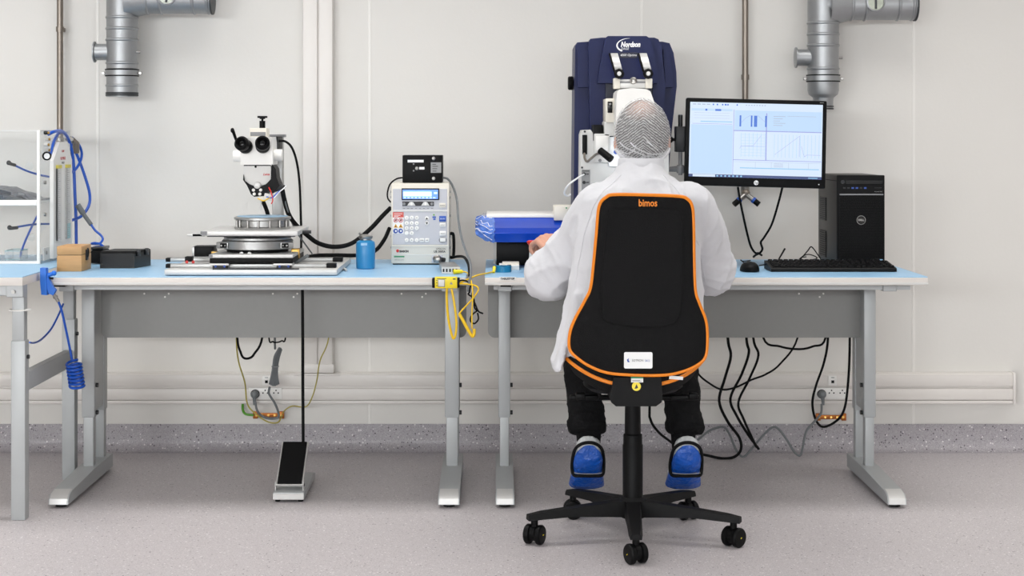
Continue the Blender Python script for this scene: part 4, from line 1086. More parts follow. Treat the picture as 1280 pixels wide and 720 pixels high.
# test lead connector on the bench
t = thing('connector_box', 'silver connector block with knob in front of the control unit', 'connector', (X(565, 5.95), 5.93, TOPZ))
part('body', beveled(G().loft([[Vector((x, y, TOPZ + h)) for x, y in ((X(552, 5.82), 5.82), (X(575, 5.82), 5.82), (X(568, 6.05), 6.05), (X(549, 6.05), 6.05))] for h in (0.001, 0.024)]), 0.003), 'alu', t)
for k in range(5):
    a = 553.5 + k * 4
    part('slot', G().pbox(a, a + 2.0, 336, 340, 5.818, 5.83), 'black_plastic', t)
part('knob', G().lathe([(0.014, 0), (0.014, 0.016), (0.008, 0.02), (0, 0.02)], (X(547.5, 6.03), 6.03, TOPZ + 0.036), (-0.35, -1, 0.1), 20), 'chrome', t)
part('knob_shaft', G().cyl((X(548.5, 6.05), 6.05, TOPZ + 0.034), (X(556, 6.05), 6.06, TOPZ + 0.03), 0.008, n=12), 'dark_metal', t)

# ================================================================== YELLOW STRAP TESTER
YD = YF - 0.03
t = thing('wrist_strap_tester', 'yellow wrist-strap tester clipped to the front edge of the bench', 'tester', tuple(P(557, 361, YD)))
part('body', G().pbox(543.5, 571.5, 346.5, 360.5, YD, YF - 0.002, 0.002), 'yellow', t)
part('end_cap', G().pbox(540, 544.5, 347.5, 360, YD + 0.002, YF - 0.002, 0.003), 'black_plastic', t)
part('end_cap', G().pbox(570.5, 574.5, 347.5, 360, YD + 0.002, YF - 0.002, 0.003), 'black_plastic', t)
part('button', G().pbox(548, 555.5, 350, 358, YD - 0.004, YD, 0.0015), 'grey_light', t)
part('button_rim', G().pbox(547.3, 556.2, 349.3, 358.7, YD - 0.0015, YD + 0.001, 0.001), 'grey_mid', t)
part('print_line', G().pbox(546, 558, 348, 348.7, YD - 0.0006, YD), 'print_dark', t)
part('print_mark', G().prism([(X(562, YD), Z(355.5, YD)), (X(566, YD), Z(355.5, YD)), (X(564, YD), Z(352, YD))], YD - 0.0006, YD), 'print_grey', t)
part('print_mark', G().pbox(566, 569.5, 348, 349.5, YD - 0.0006, YD), 'print_dark', t)
for b in (350.5, 353.5, 357):
    part('led', G().cyl(P(546, b, YD), P(546, b, YD - 0.0015), 0.0018, n=8), 'print_dark', t)
cable('grounding_lead', 'thick yellow strap hanging in a loop under the yellow tester', [(558.5, 360.5, 5.685), (558.5, 375, 5.68), (560, 395, 5.68), (563, 412, 5.68), (566.5, 423, 5.68), (569.5, 418, 5.68), (570.5, 402, 5.68), (568, 380, 5.68), (564.5, 361, 5.685)], 0.0042, 'yellow_cord', 'cord')
cable('grounding_lead', 'yellow cord from the tester zigzagging down past the bench end', [(573, 354.5, 5.68), (583, 355, 5.66), (594, 357, 5.655), (598, 362, 5.65), (592, 372, 5.65), (582, 383, 5.655), (574, 392, 5.66)], 0.0026, 'yellow_cord', 'cord')
cable('grounding_lead', 'thick yellow grounding strap end hooked below the bench corner', [(574, 392, 5.66), (579, 401, 5.655), (585, 412, 5.65), (590, 420, 5.65), (592.5, 418, 5.65), (592.8, 411, 5.65)], 0.0055, 'yellow_cord', 'cord')
cable('grounding_lead', 'yellow cord stretched across the gap to the blue tape roll', [(574.5, 354, 5.685), (585, 349, 5.67), (597, 344, 5.7), (609, 341.5, 5.78), (616.5, 339.5, 5.86)], 0.0028, 'yellow_cord', 'cord')
t = thing('banana_plug', 'yellow banana plug and lead lying on the connector block', 'plug', (X(572, 5.88), 5.88, TOPZ))
part('plug', G().cyl((X(567, 5.80), 5.80, TOPZ + 0.009), (X(578, 5.80), 5.81, TOPZ + 0.009), 0.008, 0.006, n=14), 'yellow', t)
part('lead', G().tube([(X(578, 5.80), 5.81, TOPZ + 0.009), P(584, 341, 5.76), P(588, 348, 5.67), P(591, 365, 5.65), P(590, 390, 5.65), P(590, 411, 5.65)], 0.0025, 8, 5), 'yellow_cord', t)
t = thing('strap_plug', 'yellow right-angle plug pressed into the blue tape roll', 'plug', tuple(P(617, 340, 5.85)))
part('plug', G().cyl(P(617, 340.5, 5.85), P(618, 334, 5.87), 0.005, 0.006, n=12), 'yellow', t)
t = thing('tied_leads', 'tangle of black zip-tied leads dangling at the bench corner', 'cable', tuple(P(596, 404, 5.66)))
for pts in (((574, 351, 5.68), (580, 350.5, 5.665), (587, 354, 5.66), (591, 362, 5.66), (590, 371, 5.66), (594, 380, 5.66), (598, 389, 5.66), (604, 392, 5.66)),
            ((588, 357, 5.662), (587, 365, 5.662), (585.5, 368, 5.662), (592, 373, 5.662), (593, 384, 5.662), (597, 389, 5.662)),
            ((597, 388, 5.664), (590, 394, 5.664), (588, 401, 5.664), (593, 404.5, 5.664), (598, 399, 5.664), (597, 391, 5.664))):
    part('lead', G().tube([P(*p) for p in pts], 0.0028, 7, 5), 'black_matte', t)

# teal tape roll, pad and small things at the corner of the second bench
QD2 = 5.9
t = thing('tape_roll', 'flat teal blue roll of tape at the bench corner', 'tape', (X(629, QD2), QD2, TOPZ))
rr_ = 10.2 / (F / QD2)
part('tape', G().lathe([(rr_ * 0.55, TOPZ), (rr_, TOPZ), (rr_, TOPZ + 0.022), (rr_ * 0.55, TOPZ + 0.022), (rr_ * 0.55, TOPZ)], (X(629, QD2), QD2, 0), n=32, cap=False), 'tape_teal', t)
part('core', G().lathe([(rr_ * 0.48, TOPZ), (rr_ * 0.55, TOPZ), (rr_ * 0.55, TOPZ + 0.021), (rr_ * 0.48, TOPZ + 0.021), (rr_ * 0.48, TOPZ)], (X(629, QD2), QD2, 0), n=32, cap=False), 'navy_deep', t)
t = thing('paper_box', 'white carton with a clipped note behind the tape roll', 'carton', (X(637, 6.0), 6.02, TOPZ))
part('box', G().box(X(624, 6.0), X(649, 6.0), 5.98, 6.08, TOPZ, Z(331, 6.0), 0.001, 1), 'paper', t)
part('note', G().box(X(628, 6.0), X(649, 6.0), 6.0, 6.07, Z(331, 6.0), Z(328.5, 6.0), 0.0005, 1), 'ivory', t)
part('clip', G().prism([(X(634, 5.98), Z(331, 5.98)), (X(639, 5.98), Z(331, 5.98)), (X(636.5, 5.98), Z(334.5, 5.98))], 5.975, 5.981), 'black_plastic', t)

# ================================================================== NAVY BOND-TEST MACHINE
t = thing('test_machine', 'navy and cream bench test machine with microscope head in front of the person', 'test machine', (X(790, 6.2), 6.25, TOPZ))
NB = 6.16
# base, wings and blue film
part('base', G().box(X(700, 6.08), X(880, 6.08), 6.08, 6.47, TOPZ, Z(288, 6.08), 0.006), 'ivory', t)
part('wing_base', G().box(X(620.5, 6.2), X(702, 6.2), 6.2, 6.42, TOPZ, Z(302, 6.2), 0.003), 'black_plastic', t)
part('wing_post', G().box(X(617, 6.28), X(619.5, 6.28), 6.28, 6.4, TOPZ, Z(298, 6.28)), 'grey_light', t)
def fx(px): return X(px, 6.05)
def fz(py): return Z(py, 6.05)
prof = [(6.06, fz(303)), (6.05, fz(292)), (6.06, fz(291)), (6.065, fz(285)), (6.075, fz(284)), (6.13, fz(274)), (6.14, fz(272)), (6.40, fz(272)), (6.42, fz(303))]
part('film_cover', G().prismx(prof, fx(613), fx(722)), 'film_blue', t, 'glossy blue protective film')
# crumpled end of the film
rings = []
for i in range(9):
    u = i / 8; ring = []
    for k in range(len(prof) * 3):
        a = prof[(k // 3) % len(prof)]; b = prof[(k // 3 + 1) % len(prof)]; f = (k % 3) / 3
        y = a[0] * (1 - f) + b[0] * f; z = a[1] * (1 - f) + b[1] * f
        cy, cz = 6.22, fz(284)
        sc_ = (1.03 - 0.5 * u ** 2.2)
        nn = 0.014 * noise.noise((u * 7, y * 30, z * 40)) * (0.3 + u)
        zz = cz + (z - cz) * sc_ + nn + 0.006 * u
        yy = cy + (y - cy) * sc_ + nn
        ring.append(Vector((fx(618) - u * (fx(618) - fx(594)) + 0.01 * noise.noise((k * 0.7, u * 4, 3)), yy, zz)))
    rings.append(ring)
fe_ = part('film_end', G().loft(rings), 'film_blue_pale', t)
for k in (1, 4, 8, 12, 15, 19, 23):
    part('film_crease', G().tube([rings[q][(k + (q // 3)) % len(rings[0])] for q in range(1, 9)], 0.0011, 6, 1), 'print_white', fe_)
part('wing_plate', G().box(X(608, 6.12), X(722, 6.12), 6.13, 6.44, Z(272.3, 6.12), Z(268.5, 6.12), 0.002), 'white_plastic', t)
part('wing_box', G().pbox(692.5, 716, 257, 275.5, 6.1, 6.2, 0.002), 'ivory', t)
part('wing_led', G().cyl(P(708, 260, 6.1), P(708, 260, 6.097), 0.003, n=10), 'green', t)

# navy rear housing in three stepped shells
def pp(pts, d): return [(X(a, d), Z(b, d)) for a, b in pts]
part('rear_housing', beveled(G().prism(pp(((716.5, 300), (717.5, 200), (719, 58), (721.5, 53), (735, 52), (828, 52), (837, 54), (842, 66), (845.5, 90), (846, 108), (840, 160), (836, 215), (834, 300)), 6.26), 6.26, 6.49), 0.008, 3), 'navy', t)
part('housing_shell', beveled(G().prism(pp(((738, 184), (736.5, 112), (735.5, 56), (738, 48.5), (752, 47), (818, 47), (823, 49), (827, 58), (832, 108), (829, 150), (814, 150), (816, 108), (812, 104), (762, 104), (758, 112), (757, 184)), 6.2), 6.2, 6.3), 0.009, 3), 'navy', t)
part('housing_crest', beveled(G().prism(pp(((747, 104), (749, 88), (754, 60), (757, 47), (760, 45), (808, 45), (812, 47.5), (818, 66), (822, 88), (823, 104)), NB), NB, 6.3), 0.008, 3), 'navy', t)
part('side_band', beveled(G().prism(pp(((722, 109), (722, 62), (736, 62), (738, 109)), 6.235), 6.235, 6.28), 0.006, 2), 'navy', t)
part('side_band', beveled(G().prism(pp(((829, 62), (836, 64), (841, 90), (841, 109), (832, 109)), 6.235), 6.235, 6.28), 0.006, 2), 'navy', t)
part('recess', G().pbox(757, 815, 101, 140, 6.188, 6.2), 'navy_deep', t)  # darker navy slab standing in for the shaded cavity
lp = part('name_plate', G().pbox(774, 797, 65.5, 72.5, NB - 0.002, NB + 0.004, 0.0005, 1), 'navy_deep', t)
text('Nordson', 0.026, (X(788, NB), NB - 0.001, Z(55.8, NB)), 'print_white', t, shear=0.25, bold=0.0012, width=0.072)
text('DAGE', 0.012, (X(781, NB), NB - 0.001, Z(61, NB)), 'print_white', t, shear=0.25, width=0.029)
text('4000 Optima', 0.012, (X(785.5, NB), NB - 0.003, Z(69, NB)), 'print_white', lp, shear=0.25, width=0.06)
sw_ = []
for k in range(17):
    u = k / 16; a = radians(235 - 150 * u)
    c = P(786, 57, NB); rx, rz = 0.046, 0.027
    wd = 0.0065 * (1 - u) ** 0.7 + 0.0006
    sw_.append((c.x + (rx) * cos(a), c.z + (rz) * sin(a), c.x + (rx - wd) * cos(a), c.z + (rz - wd * 0.8) * sin(a)))
g = G()
for a, b in zip(sw_, sw_[1:]):
    g.quad((a[0], NB - 0.0012, a[1]), (b[0], NB - 0.0012, b[1]), (b[2], NB - 0.0012, b[3]), (a[2], NB - 0.0012, a[3]))
bmesh.ops.remove_doubles(g.bm, verts=g.bm.verts[:], dist=0.0002)
part('logo_swoosh', g, 'print_white', t)
part('side_knob', G().cyl(P(719, 104, 6.35), P(714, 104, 6.35), 0.012, n=18).lathe([(0.024, 0), (0.026, 0.004), (0.026, 0.016), (0.022, 0.02)], P(716.5, 104, 6.35), (-1, 0, 0), 24), 'black_plastic', t)
# two grey hand levers
for a in (0, 36.3):
    c0 = [P(767.5 + a, 66.5, 6.10), P(769 + a, 72, 6.075), P(771.5 + a, 81, 6.06), P(774 + a, 90, 6.065)]
    lv = part('lever', beveled(G().loft([[q + Vector((x, y, 0)) for x, y in ((-0.013, -0.006), (0.013, -0.006), (0.013, 0.012), (-0.013, 0.012))] for q in spline(c0, 4)]), 0.003), 'alu_bright', t)
    part('lever_side', G().loft([[q + Vector((x, y, 0)) for x, y in ((-0.019, 0.0), (-0.013, 0.0), (-0.013, 0.02), (-0.019, 0.02))] for q in spline(c0, 4)]), 'black_plastic', lv)
    part('lever_hub', G().lathe([(0.0175, 0), (0.019, 0.006), (0.019, 0.016), (0.015, 0.02), (0.008, 0.02)], P(773.5 + a, 92.3, 6.065), (0, -1, 0), 8), 'black_plastic', lv)
    part('hub_cap', G().lathe([(0.008, 0.0), (0.008, 0.022), (0.006, 0.024), (0, 0.024)], P(773.5 + a, 92.3, 6.065), (0, -1, 0), 18), 'alu_bright', lv)
cb = part('cross_bar', G().pbox(768, 815, 99, 110.5, 6.07, 6.16, 0.003), 'alu_bright', t)
part('bar_slot', G().pbox(774, 808, 101.5, 104, 6.0685, 6.075), 'grey_mid', cb)
part('bar_end', G().pbox(767, 775, 97.5, 111, 6.06, 6.1, 0.003), 'ivory', cb)
part('bar_end', G().pbox(807, 815.5, 98, 110.5, 6.06, 6.1, 0.003), 'ivory', cb)
part('bar_bolt', G().lathe([(0.013, 0), (0.013, 0.012), (0.009, 0.014), (0.004, 0.010), (0, 0.010)], P(791.5, 101, 6.07), (0, -1, 0), 18), 'chrome', cb)
# microscope head of the machine
MH = 5.93
part('scope_head', beveled(G().prism(pp(((770.5, 124), (771.5, 115), (774, 112), (790, 110), (808, 111.5), (813, 114), (818, 128), (821, 160), (818, 190), (774, 190), (770, 160)), MH), MH, 6.12), 0.008, 3), 'white_plastic', t)
part('scope_tube', G().lathe([(0.05, Z(190, 6.03)), (0.045, Z(205, 6.03)), (0.035, Z(214, 6.03))], (X(796, 6.03), 6.03, 0), n=28), 'grey_light', t)
part('scope_arm', G().box(X(780, 6.1), X(812, 6.1), 6.1, 6.28, Z(160, 6.1), Z(116, 6.1), 0.004), 'ivory', t)
for px in (784, 806):
    q = P(px, 168, 5.93)
    ep = part('eyepiece', G().lathe([(0.02, 0), (0.021, 0.03), (0.018, 0.05), (0.015, 0.052), (0, 0.048)], q, (0, -1, 0.35), 22), 'black_plastic', t)
sb = part('switch_box', G().pbox(757, 773, 123, 153, 6.05, 6.2, 0.003), 'ivory', t)
part('rocker_switch', G().pbox(759.5, 765.5, 127, 141, 6.044, 6.052, 0.001), 'black_gloss', sb)
part('switch_mark', G().pbox(761, 764, 129, 131, 6.043, 6.045), 'print_grey', sb)
part('lower_box', G().pbox(755.5, 771, 152, 170, 6.06, 6.2, 0.002), 'grey_light', t)
# cream front panel
fpn = part('front_panel', beveled(G().prism(pp(((725, 290), (726, 168), (728, 162.5), (738, 162), (741, 166), (742, 176), (770, 176), (830, 176), (836, 182), (836, 290)), 6.1), 6.1, 6.27), 0.004), 'grey_light', t)
part('handle_slot', G().pbox(728, 734, 168.5, 193, 6.094, 6.102, 0.002), 'black_plastic', fpn)
part('slot_screw', G().cyl(P(731, 164.5, 6.1), P(731, 164.5, 6.095), 0.004, n=10), 'dark_metal', fpn)
gb_ = part('column_foot', G().box(X(741, 6.12), X(753, 6.12), 6.09, 6.2, Z(176, 6.1), Z(156, 6.1), 0.002), 'black_plastic', t)
dv = part('sensor_unit', G().pbox(743, 762, 167, 203, 6.06, 6.1, 0.003), 'grey_light', t)
part('sensor_frame', G().pbox(745, 760, 170, 188, 6.057, 6.062, 0.001), 'white_plastic', dv)
part('sensor_screw', G().cyl(P(750, 200.5, 6.06), P(750, 200.5, 6.054), 0.006, n=12), 'grey_mid', dv)
wp = part('work_plate', G().pbox(761, 800, 171, 208, 6.07, 6.1, 0.002), 'lit_panel', t)
part('blue_dot', G().cyl(P(770, 190, 6.07), P(770, 190, 6.065), 0.0085, n=18), 'blue_button', wp)
lp = part('port_label', G().pbox(727, 737.5, 212, 250, 6.096, 6.101, 0.0005, 1), 'print_grey', fpn)
for b in (217.5, 228):
    part('port', G().lathe([(0.006, 0), (0.006, 0.004), (0.003, 0.004)], P(730, b, 6.096), (0, -1, 0), 14), 'dark_metal', lp)
    part('port_text', G().pbox(732.5, 736, b - 0.6, b + 0.6, 6.095, 6.097), 'print_dark', lp)
part('port_text', G().pbox(728, 736.5, 213.3, 214.3, 6.095, 6.097), 'print_dark', lp)
part('panel_screw', G().cyl(P(727.5, 209.5, 6.1), P(727.5, 209.5, 6.095), 0.004, n=10), 'dark_metal', fpn)
# gooseneck lamp
gl = part('gooseneck', G().tube([P(730.5, 192, 6.085), P(731, 198, 6.06), P(734, 202, 6.04), (P(739, 198, 6.03)), P(745, 193, 6.02), P(752, 190.5, 6.0)], 0.0045, 10, 6), 'steel_pipe', t)
sl = bpy.data.lights.new('gooseneck_lamp_light', 'SPOT'); sl.energy = 0.35; sl.spot_size = radians(80); sl.shadow_soft_size = 0.012; sl.color = (0.95, 0.98, 1.0)
slo = bpy.data.objects.new('gooseneck_lamp_light', sl); COL.objects.link(slo)
slo.location = P(766, 200.5, 5.966); slo.rotation_euler = (P(772, 195, 6.07) - P(765, 199.5, 5.97)).to_track_quat('-Z', 'Y').to_euler()
part('lamp_head', G().cyl(P(750, 188, 6.0), P(764, 199, 5.97), 0.0125, 0.0135, n=20), 'black_plastic', gl)
cable('cable', 'white lead curling from the ports of the test machine', [(730, 218, 6.08), (723, 222, 6.05), (713, 229, 6.02), (707, 236, 6.03), (705.5, 242, 6.06), (709, 245, 6.08), (713, 243, 6.1)], 0.0032, 'print_white')

# joystick under the left hand
JD = 5.9
t = thing('joystick', 'joystick with red knob gripped by the left hand', 'joystick', (X(663.5, JD), JD, TOPZ))
part('base', G().box(X(656, JD), X(671, JD), JD - 0.03, JD + 0.04, TOPZ, TOPZ + 0.03, 0.004), 'navy_deep', t)
part('stem', G().cyl((X(663.5, JD), JD, TOPZ + 0.02), (X(664.5, JD), JD - 0.005, Z(306, JD)), 0.008, 0.007, n=16), 'grey_light', t)
part('collar', G().lathe([(0.012, 0), (0.014, 0.004), (0.012, 0.01)], (X(663.5, JD), JD, TOPZ + 0.03), n=18), 'yellow_cord', t)
part('knob', G().lathe([(0.007, 0), (0.012, 0.005), (0.017, 0.013), (0.017, 0.017), (0.012, 0.02), (0, 0.021)], (X(664.5, JD), JD - 0.006, Z(307.5, JD)), n=20), 'red', t)

# ================================================================== MONITOR
W_, H_ = 0.508, 0.318
c0 = P(944.5, 178.8, 6.10)
t = thing('monitor', 'flat black monitor on an arm showing a pale blue graph program', 'monitor', tuple(c0))
RM = Matrix.Rotation(radians(1.45), 3, 'Y') @ Matrix.Rotation(radians(-3.0), 3, 'Z') @ Matrix.Rotation(radians(-2), 3, 'X')


def mpart(name, g, m_, parent=t, label=None):
    bmesh.ops.transform(g.bm, matrix=Matrix.Translation(c0) @ RM.to_4x4(), verts=g.bm.verts[:])
    return part(name, g, m_, parent, label)


case = mpart('case', G().box(-W_ / 2, W_ / 2, 0.0, 0.035, -H_ / 2, H_ / 2, 0.005).box(-0.12, 0.12, 0.03, 0.06, -0.09, 0.09, 0.01), 'black_plastic')
sx0, sx1, sz0, sz1 = -W_ / 2 + 0.015, W_ / 2 - 0.015, -H_ / 2 + 0.032, H_ / 2 - 0.015
scr = mpart('screen', G().box(sx0, sx1, -0.0012, 0.002, sz0, sz1), 'screen', t, 'lit screen')
LM, LN = sx1 - sx0, sz1 - sz0
def U(u): return sx0 + u * LM
def V(v): return sz1 - v * LN


def ui(name, rects, m_, k=0):
    g = G()
    for (a, b, c_, d_) in rects: g.box(U(a), U(b), -0.0018 - 0.0003 * k, -0.0011, V(d_), V(c_))
    return mpart(name, g, m_, scr)


def uiline(name, polys, m_, wd=0.0009):
    g = G()
    for pl in polys:
        for p, q in zip(pl, pl[1:]):
            a = Vector((U(p[0]), 0, V(p[1]))); b = Vector((U(q[0]), 0, V(q[1])))
            d_ = b - a; ang = math.atan2(d_.z, d_.x)
            g.obox((a + b) / 2 + Vector((0, -0.0022, 0)), (d_.length, 0.0004, wd), Matrix.Rotation(-ang, 3, 'Y'))
    return mpart(name, g, m_, scr)


ui('side_pane', [(0.01, 0.325, 0.30, 0.955)], 'scr_left')
ui('tool_band', [(0.34, 0.995, 0.10, 0.37), (0.01, 0.32, 0.085, 0.115)], 'scr_left')
ui('pane_lines', [(0.33, 0.334, 0.09, 0.96), (0.334, 0.995, 0.365, 0.377), (0.575, 0.583, 0.13, 0.76), (0.334, 0.995, 0.758, 0.766), (0.02, 0.32, 0.285, 0.29)], 'scr_line', 1)
ui('task_bar', [(0.0, 1.0, 0.963, 1.0)], 'scr_dark', 1)
ui('task_search', [(0.03, 0.2, 0.966, 0.998)], 'screen', 2)
ui('task_icons', [(0.21 + 0.03 * k, 0.222 + 0.03 * k, 0.972, 0.992) for k in range(7)] + [(0.9, 0.97, 0.978, 0.988)], 'scr_cyan', 2)
ui('menu_text', [(0.02 + 0.035 * k, 0.045 + 0.035 * k, 0.022, 0.034) for k in range(4)] + [(0.42 + 0.02 * k, 0.43 + 0.02 * k, 0.022, 0.034) for k in range(8)], 'scr_grey', 1)
ui('menu_icons', [(0.17, 0.18, 0.018, 0.038), (0.2, 0.21, 0.018, 0.038), (0.24, 0.25, 0.018, 0.038), (0.26, 0.275, 0.018, 0.038), (0.28, 0.29, 0.018, 0.038), (0.35, 0.36, 0.018, 0.038)], 'scr_blue', 1)
ui('selected_cells', [(0.115, 0.13, 0.088, 0.115), (0.19, 0.235, 0.088, 0.115)], 'scr_blue', 1)
ui('histogram_bars', [(0.375, 0.388, 0.165, 0.315), (0.46, 0.472, 0.165, 0.315), (0.484, 0.508, 0.165, 0.315), (0.568, 0.58, 0.165, 0.315)], 'scr_blue', 1)
ui('table_rows', [(0.08, 0.32, 0.252, 0.264), (0.385, 0.98, 0.862, 0.874)], 'scr_cyan', 1)
ui('list_text', [(0.63, 0.72 - 0.02 * (k % 3), 0.165 + 0.03 * k, 0.173 + 0.03 * k) for k in range(5)] + [(0.735, 0.95, 0.16, 0.165)] + [(0.03, 0.3, 0.14 + 0.035 * k, 0.143 + 0.035 * k) for k in range(3)], 'scr_grey', 1)
ui('table_lines', [(0.34, 0.99, 0.785, 0.788), (0.5, 0.502, 0.785, 0.86), (0.62, 0.622, 0.785, 0.86), (0.75, 0.752, 0.785, 0.86), (0.9, 0.902, 0.785, 0.86)] + [(0.64, 0.71, 0.80 + 0.02 * k, 0.806 + 0.02 * k) for k in range(3)], 'scr_grey', 1)
ui('chart_grid', [(0.39, 0.57, 0.42 + 0.04 * k, 0.4215 + 0.04 * k) for k in range(8)] + [(0.39 + 0.03 * k, 0.3915 + 0.03 * k, 0.4, 0.72) for k in range(7)] + [(0.64 + 0.028 * k, 0.6415 + 0.028 * k, 0.41, 0.72) for k in range(13)], 'scr_cyan', 1)
uiline('force_curve', [[(0.645, 0.68), (0.83, 0.425)], [(0.83, 0.425), (0.83, 0.70)], [(0.845, 0.56), (0.86, 0.66), (0.87, 0.70), (0.885, 0.675), (0.99, 0.675)], [(0.38, 0.61), (0.39, 0.575), (0.48, 0.572), (0.54, 0.43)], [(0.39, 0.26), (0.42, 0.2), (0.46, 0.16)], [(0.51, 0.16), (0.57, 0.25)]], 'scr_line')
uiline('limit_line', [[(0.39, 0.575), (0.575, 0.575)]], 'scr_line', 0.0006)
lgc = mpart('logo', G().cyl((0.005, -0.001, -H_ / 2 + 0.015), (0.005, 0.001, -H_ / 2 + 0.015), 0.0085, n=24), 'print_white', case)
me = text_mesh('hp', 0.014, 0.3); me.transform(Matrix.Translation(c0 - world_origin(lgc)) @ RM.to_4x4() @ Matrix.Translation((0.005, -0.0012, -H_ / 2 + 0.0155)) @ Matrix.Rotation(pi / 2, 4, 'X'))
link('lettering', me, 'black_gloss', lgc)
mpart('power_led', G().box(W_ / 2 - 0.026, W_ / 2 - 0.022, -0.001, 0.001, -H_ / 2 + 0.013, -H_ / 2 + 0.016), 'print_white', case)
mpart('model_text', G().box(W_ / 2 - 0.026, W_ / 2 - 0.012, -0.0006, 0.001, H_ / 2 - 0.008, H_ / 2 - 0.0065), 'print_grey', case)
AD = 6.13
arm = part('arm_bracket', G().pbox(845, 859, 158, 190, AD, AD + 0.06, 0.003), 'dark_metal', t)
part('arm_post', G().cyl(P(850.5, 143, AD + 0.03), P(850.5, 219, AD + 0.03), 0.0075, n=16), 'grey_mid', t)
part('arm_post_tip', G().cyl(P(850.5, 144, AD + 0.03), P(850.5, 158, AD + 0.03), 0.0085, n=16), 'dark_metal', t)
part('arm_bar', G().cyl(P(826, 212, AD + 0.06), P(851, 211, AD + 0.03), 0.008, 0.011, n=16).lathe([(0.012, -0.015), (0.0145, -0.01), (0.0145, 0.012), (0.011, 0.016)], P(850.5, 211.5, AD + 0.03), n=18), 'grey_mid', t)
part('arm_knob', G().cyl(P(838, 174.5, AD + 0.02), P(846, 174.5, AD + 0.02), 0.006, n=12).ell(P(838.5, 174.5, AD + 0.02), (0.009, 0.012, 0.012), u=14, v=10), 'black_plastic', t)
part('arm_mount', G().box(X(852, AD + 0.05), X(930, AD + 0.05), AD + 0.06, AD + 0.075, Z(185, AD), Z(170, AD), 0.003), 'dark_metal', t)
cable('cable', 'left black monitor cable hanging down in a long curve', [(922.5, 234, 6.16), (925, 250, 6.18), (929.5, 272, 6.22), (935, 296, 6.27), (939, 309, 6.3), (944, 316, 6.33), (948, 316.5, 6.36), (952, 319, 6.4)], 0.0042, 'black_matte')
cable('cable', 'right black monitor cable hanging straight then bending behind the keyboard', [(978, 234, 6.16), (974, 250, 6.18), (968, 271, 6.22), (963, 284, 6.25), (955, 297, 6.28), (951, 303, 6.3), (953, 311, 6.32), (950, 316, 6.34), (945, 318.5, 6.38), (942, 321, 6.42)], 0.0042, 'black_matte')

# ================================================================== COMPUTER TOWER
CD = 6.10
t = thing('computer_tower', 'black desktop computer tower with mesh front', 'computer', (X(1077, CD), CD + 0.18, TOPZ))
xl, xr = X(1047, CD), X(1106, CD)
zt_ = Z(219, CD)
part('case', G().box(xl + 0.001, xr - 0.001, CD + 0.02, 6.47, TOPZ + 0.008, zt_ - 0.001, 0.003), 'pc_side', t)
for a in (xl + 0.02, xr - 0.02):
    for yy in (CD + 0.05, 6.43):
        part('foot', G().cyl((a, yy, TOPZ), (a, yy, TOPZ + 0.009), 0.012, n=14), 'rubber', t)
fr = part('front_bezel', G().box(xl, xr, CD, CD + 0.022, TOPZ + 0.004, zt_, 0.003), 'black_matte', t)
gm_ = G()
gx0, gx1, gz0, gz1 = X(1049.5, CD), X(1104, CD), TOPZ + 0.012, Z(245.5, CD)
nrow = 44
for k in range(nrow):
    zz = gz0 + (gz1 - gz0) * (k + 0.5) / nrow
    gm_.obox(((gx0 + gx1) / 2, CD - 0.001, zz), (gx1 - gx0, 0.003, (gz1 - gz0) / nrow * 0.45))
part('grille', gm_, 'black_plastic', fr)['kind'] = 'stuff'
part('trim_bar', G().box(gx0, gx1, CD - 0.003, CD, Z(244, CD), Z(242.3, CD), 0.0006, 1), 'grey_mid', fr)
part('drive_slot', G().box(X(1057, CD), X(1103, CD), CD - 0.001, CD, Z(230, CD), Z(225.5, CD)), 'black_gloss', fr)
part('power_button', G().lathe([(0.007, 0), (0.007, 0.002), (0.005, 0.002)], (X(1053.5, CD), CD, Z(227.5, CD)), (0, -1, 0), 18), 'dark_metal', fr)
for k in range(6):
    part('port', G().box(X(1054 + k * 5.2, CD), X(1057 + k * 5.2, CD), CD - 0.001, CD, Z(236, CD), Z(234, CD)), 'blue_sticker' if k in (2, 3, 5) else 'dark_metal', fr)
part('card_slot', G().box(X(1093, CD), X(1102, CD), CD - 0.001, CD, Z(235.5, CD), Z(234, CD)), 'black_gloss', fr)
text('Precision 3630', 0.005, (X(1098, CD), CD - 0.001, Z(239.5, CD)), 'print_grey', fr, width=0.028)
lc = X(1076, CD), Z(275, CD)
em = part('emblem', G().lathe([(0.0155, 0.0), (0.0165, 0.001), (0.0165, 0.004), (0.0145, 0.005), (0.0138, 0.003), (0, 0.003)], (lc[0], CD - 0.002, lc[1]), (0, -1, 0), 32), 'black_gloss', fr)
part('emblem_ring', G().tube([(lc[0] + 0.0155 * cos(a), CD - 0.006, lc[1] + 0.0155 * sin(a)) for a in [2 * pi * k / 24 for k in range(24)]], 0.0013, 6, 1, closed=True), 'chrome', em)
text('DELL', 0.0095, (lc[0], CD - 0.0062, lc[1]), 'chrome', em, bold=0.0003, width=0.021)
part('badge', G().box(X(1097.5, CD), X(1103, CD), CD - 0.004, CD, Z(328, CD), Z(324, CD)), 'esd_blue', fr)
for y0, y1 in ((247, 276), (289, 322)):
    vp = part('side_vent', G().box(xl - 0.001, xl + 0.002, 6.31, 6.43, Z(y1, 6.3), Z(y0, 6.3), 0.0005, 1), 'black_plastic', t)
    gv = G()
    for k in range(12):
        zz = Z(y1, 6.3) + (Z(y0, 6.3) - Z(y1, 6.3)) * (k + 0.5) / 12
        gv.obox((xl - 0.002, 6.37, zz), (0.003, 0.116, 0.0028))
    part('vent_bars', gv, 'dark_metal', vp)
part('side_seam', G().box(xl - 0.0002, xl + 0.001, CD + 0.024, 6.46, zt_ - 0.022, zt_ - 0.020), 'black_matte', t)

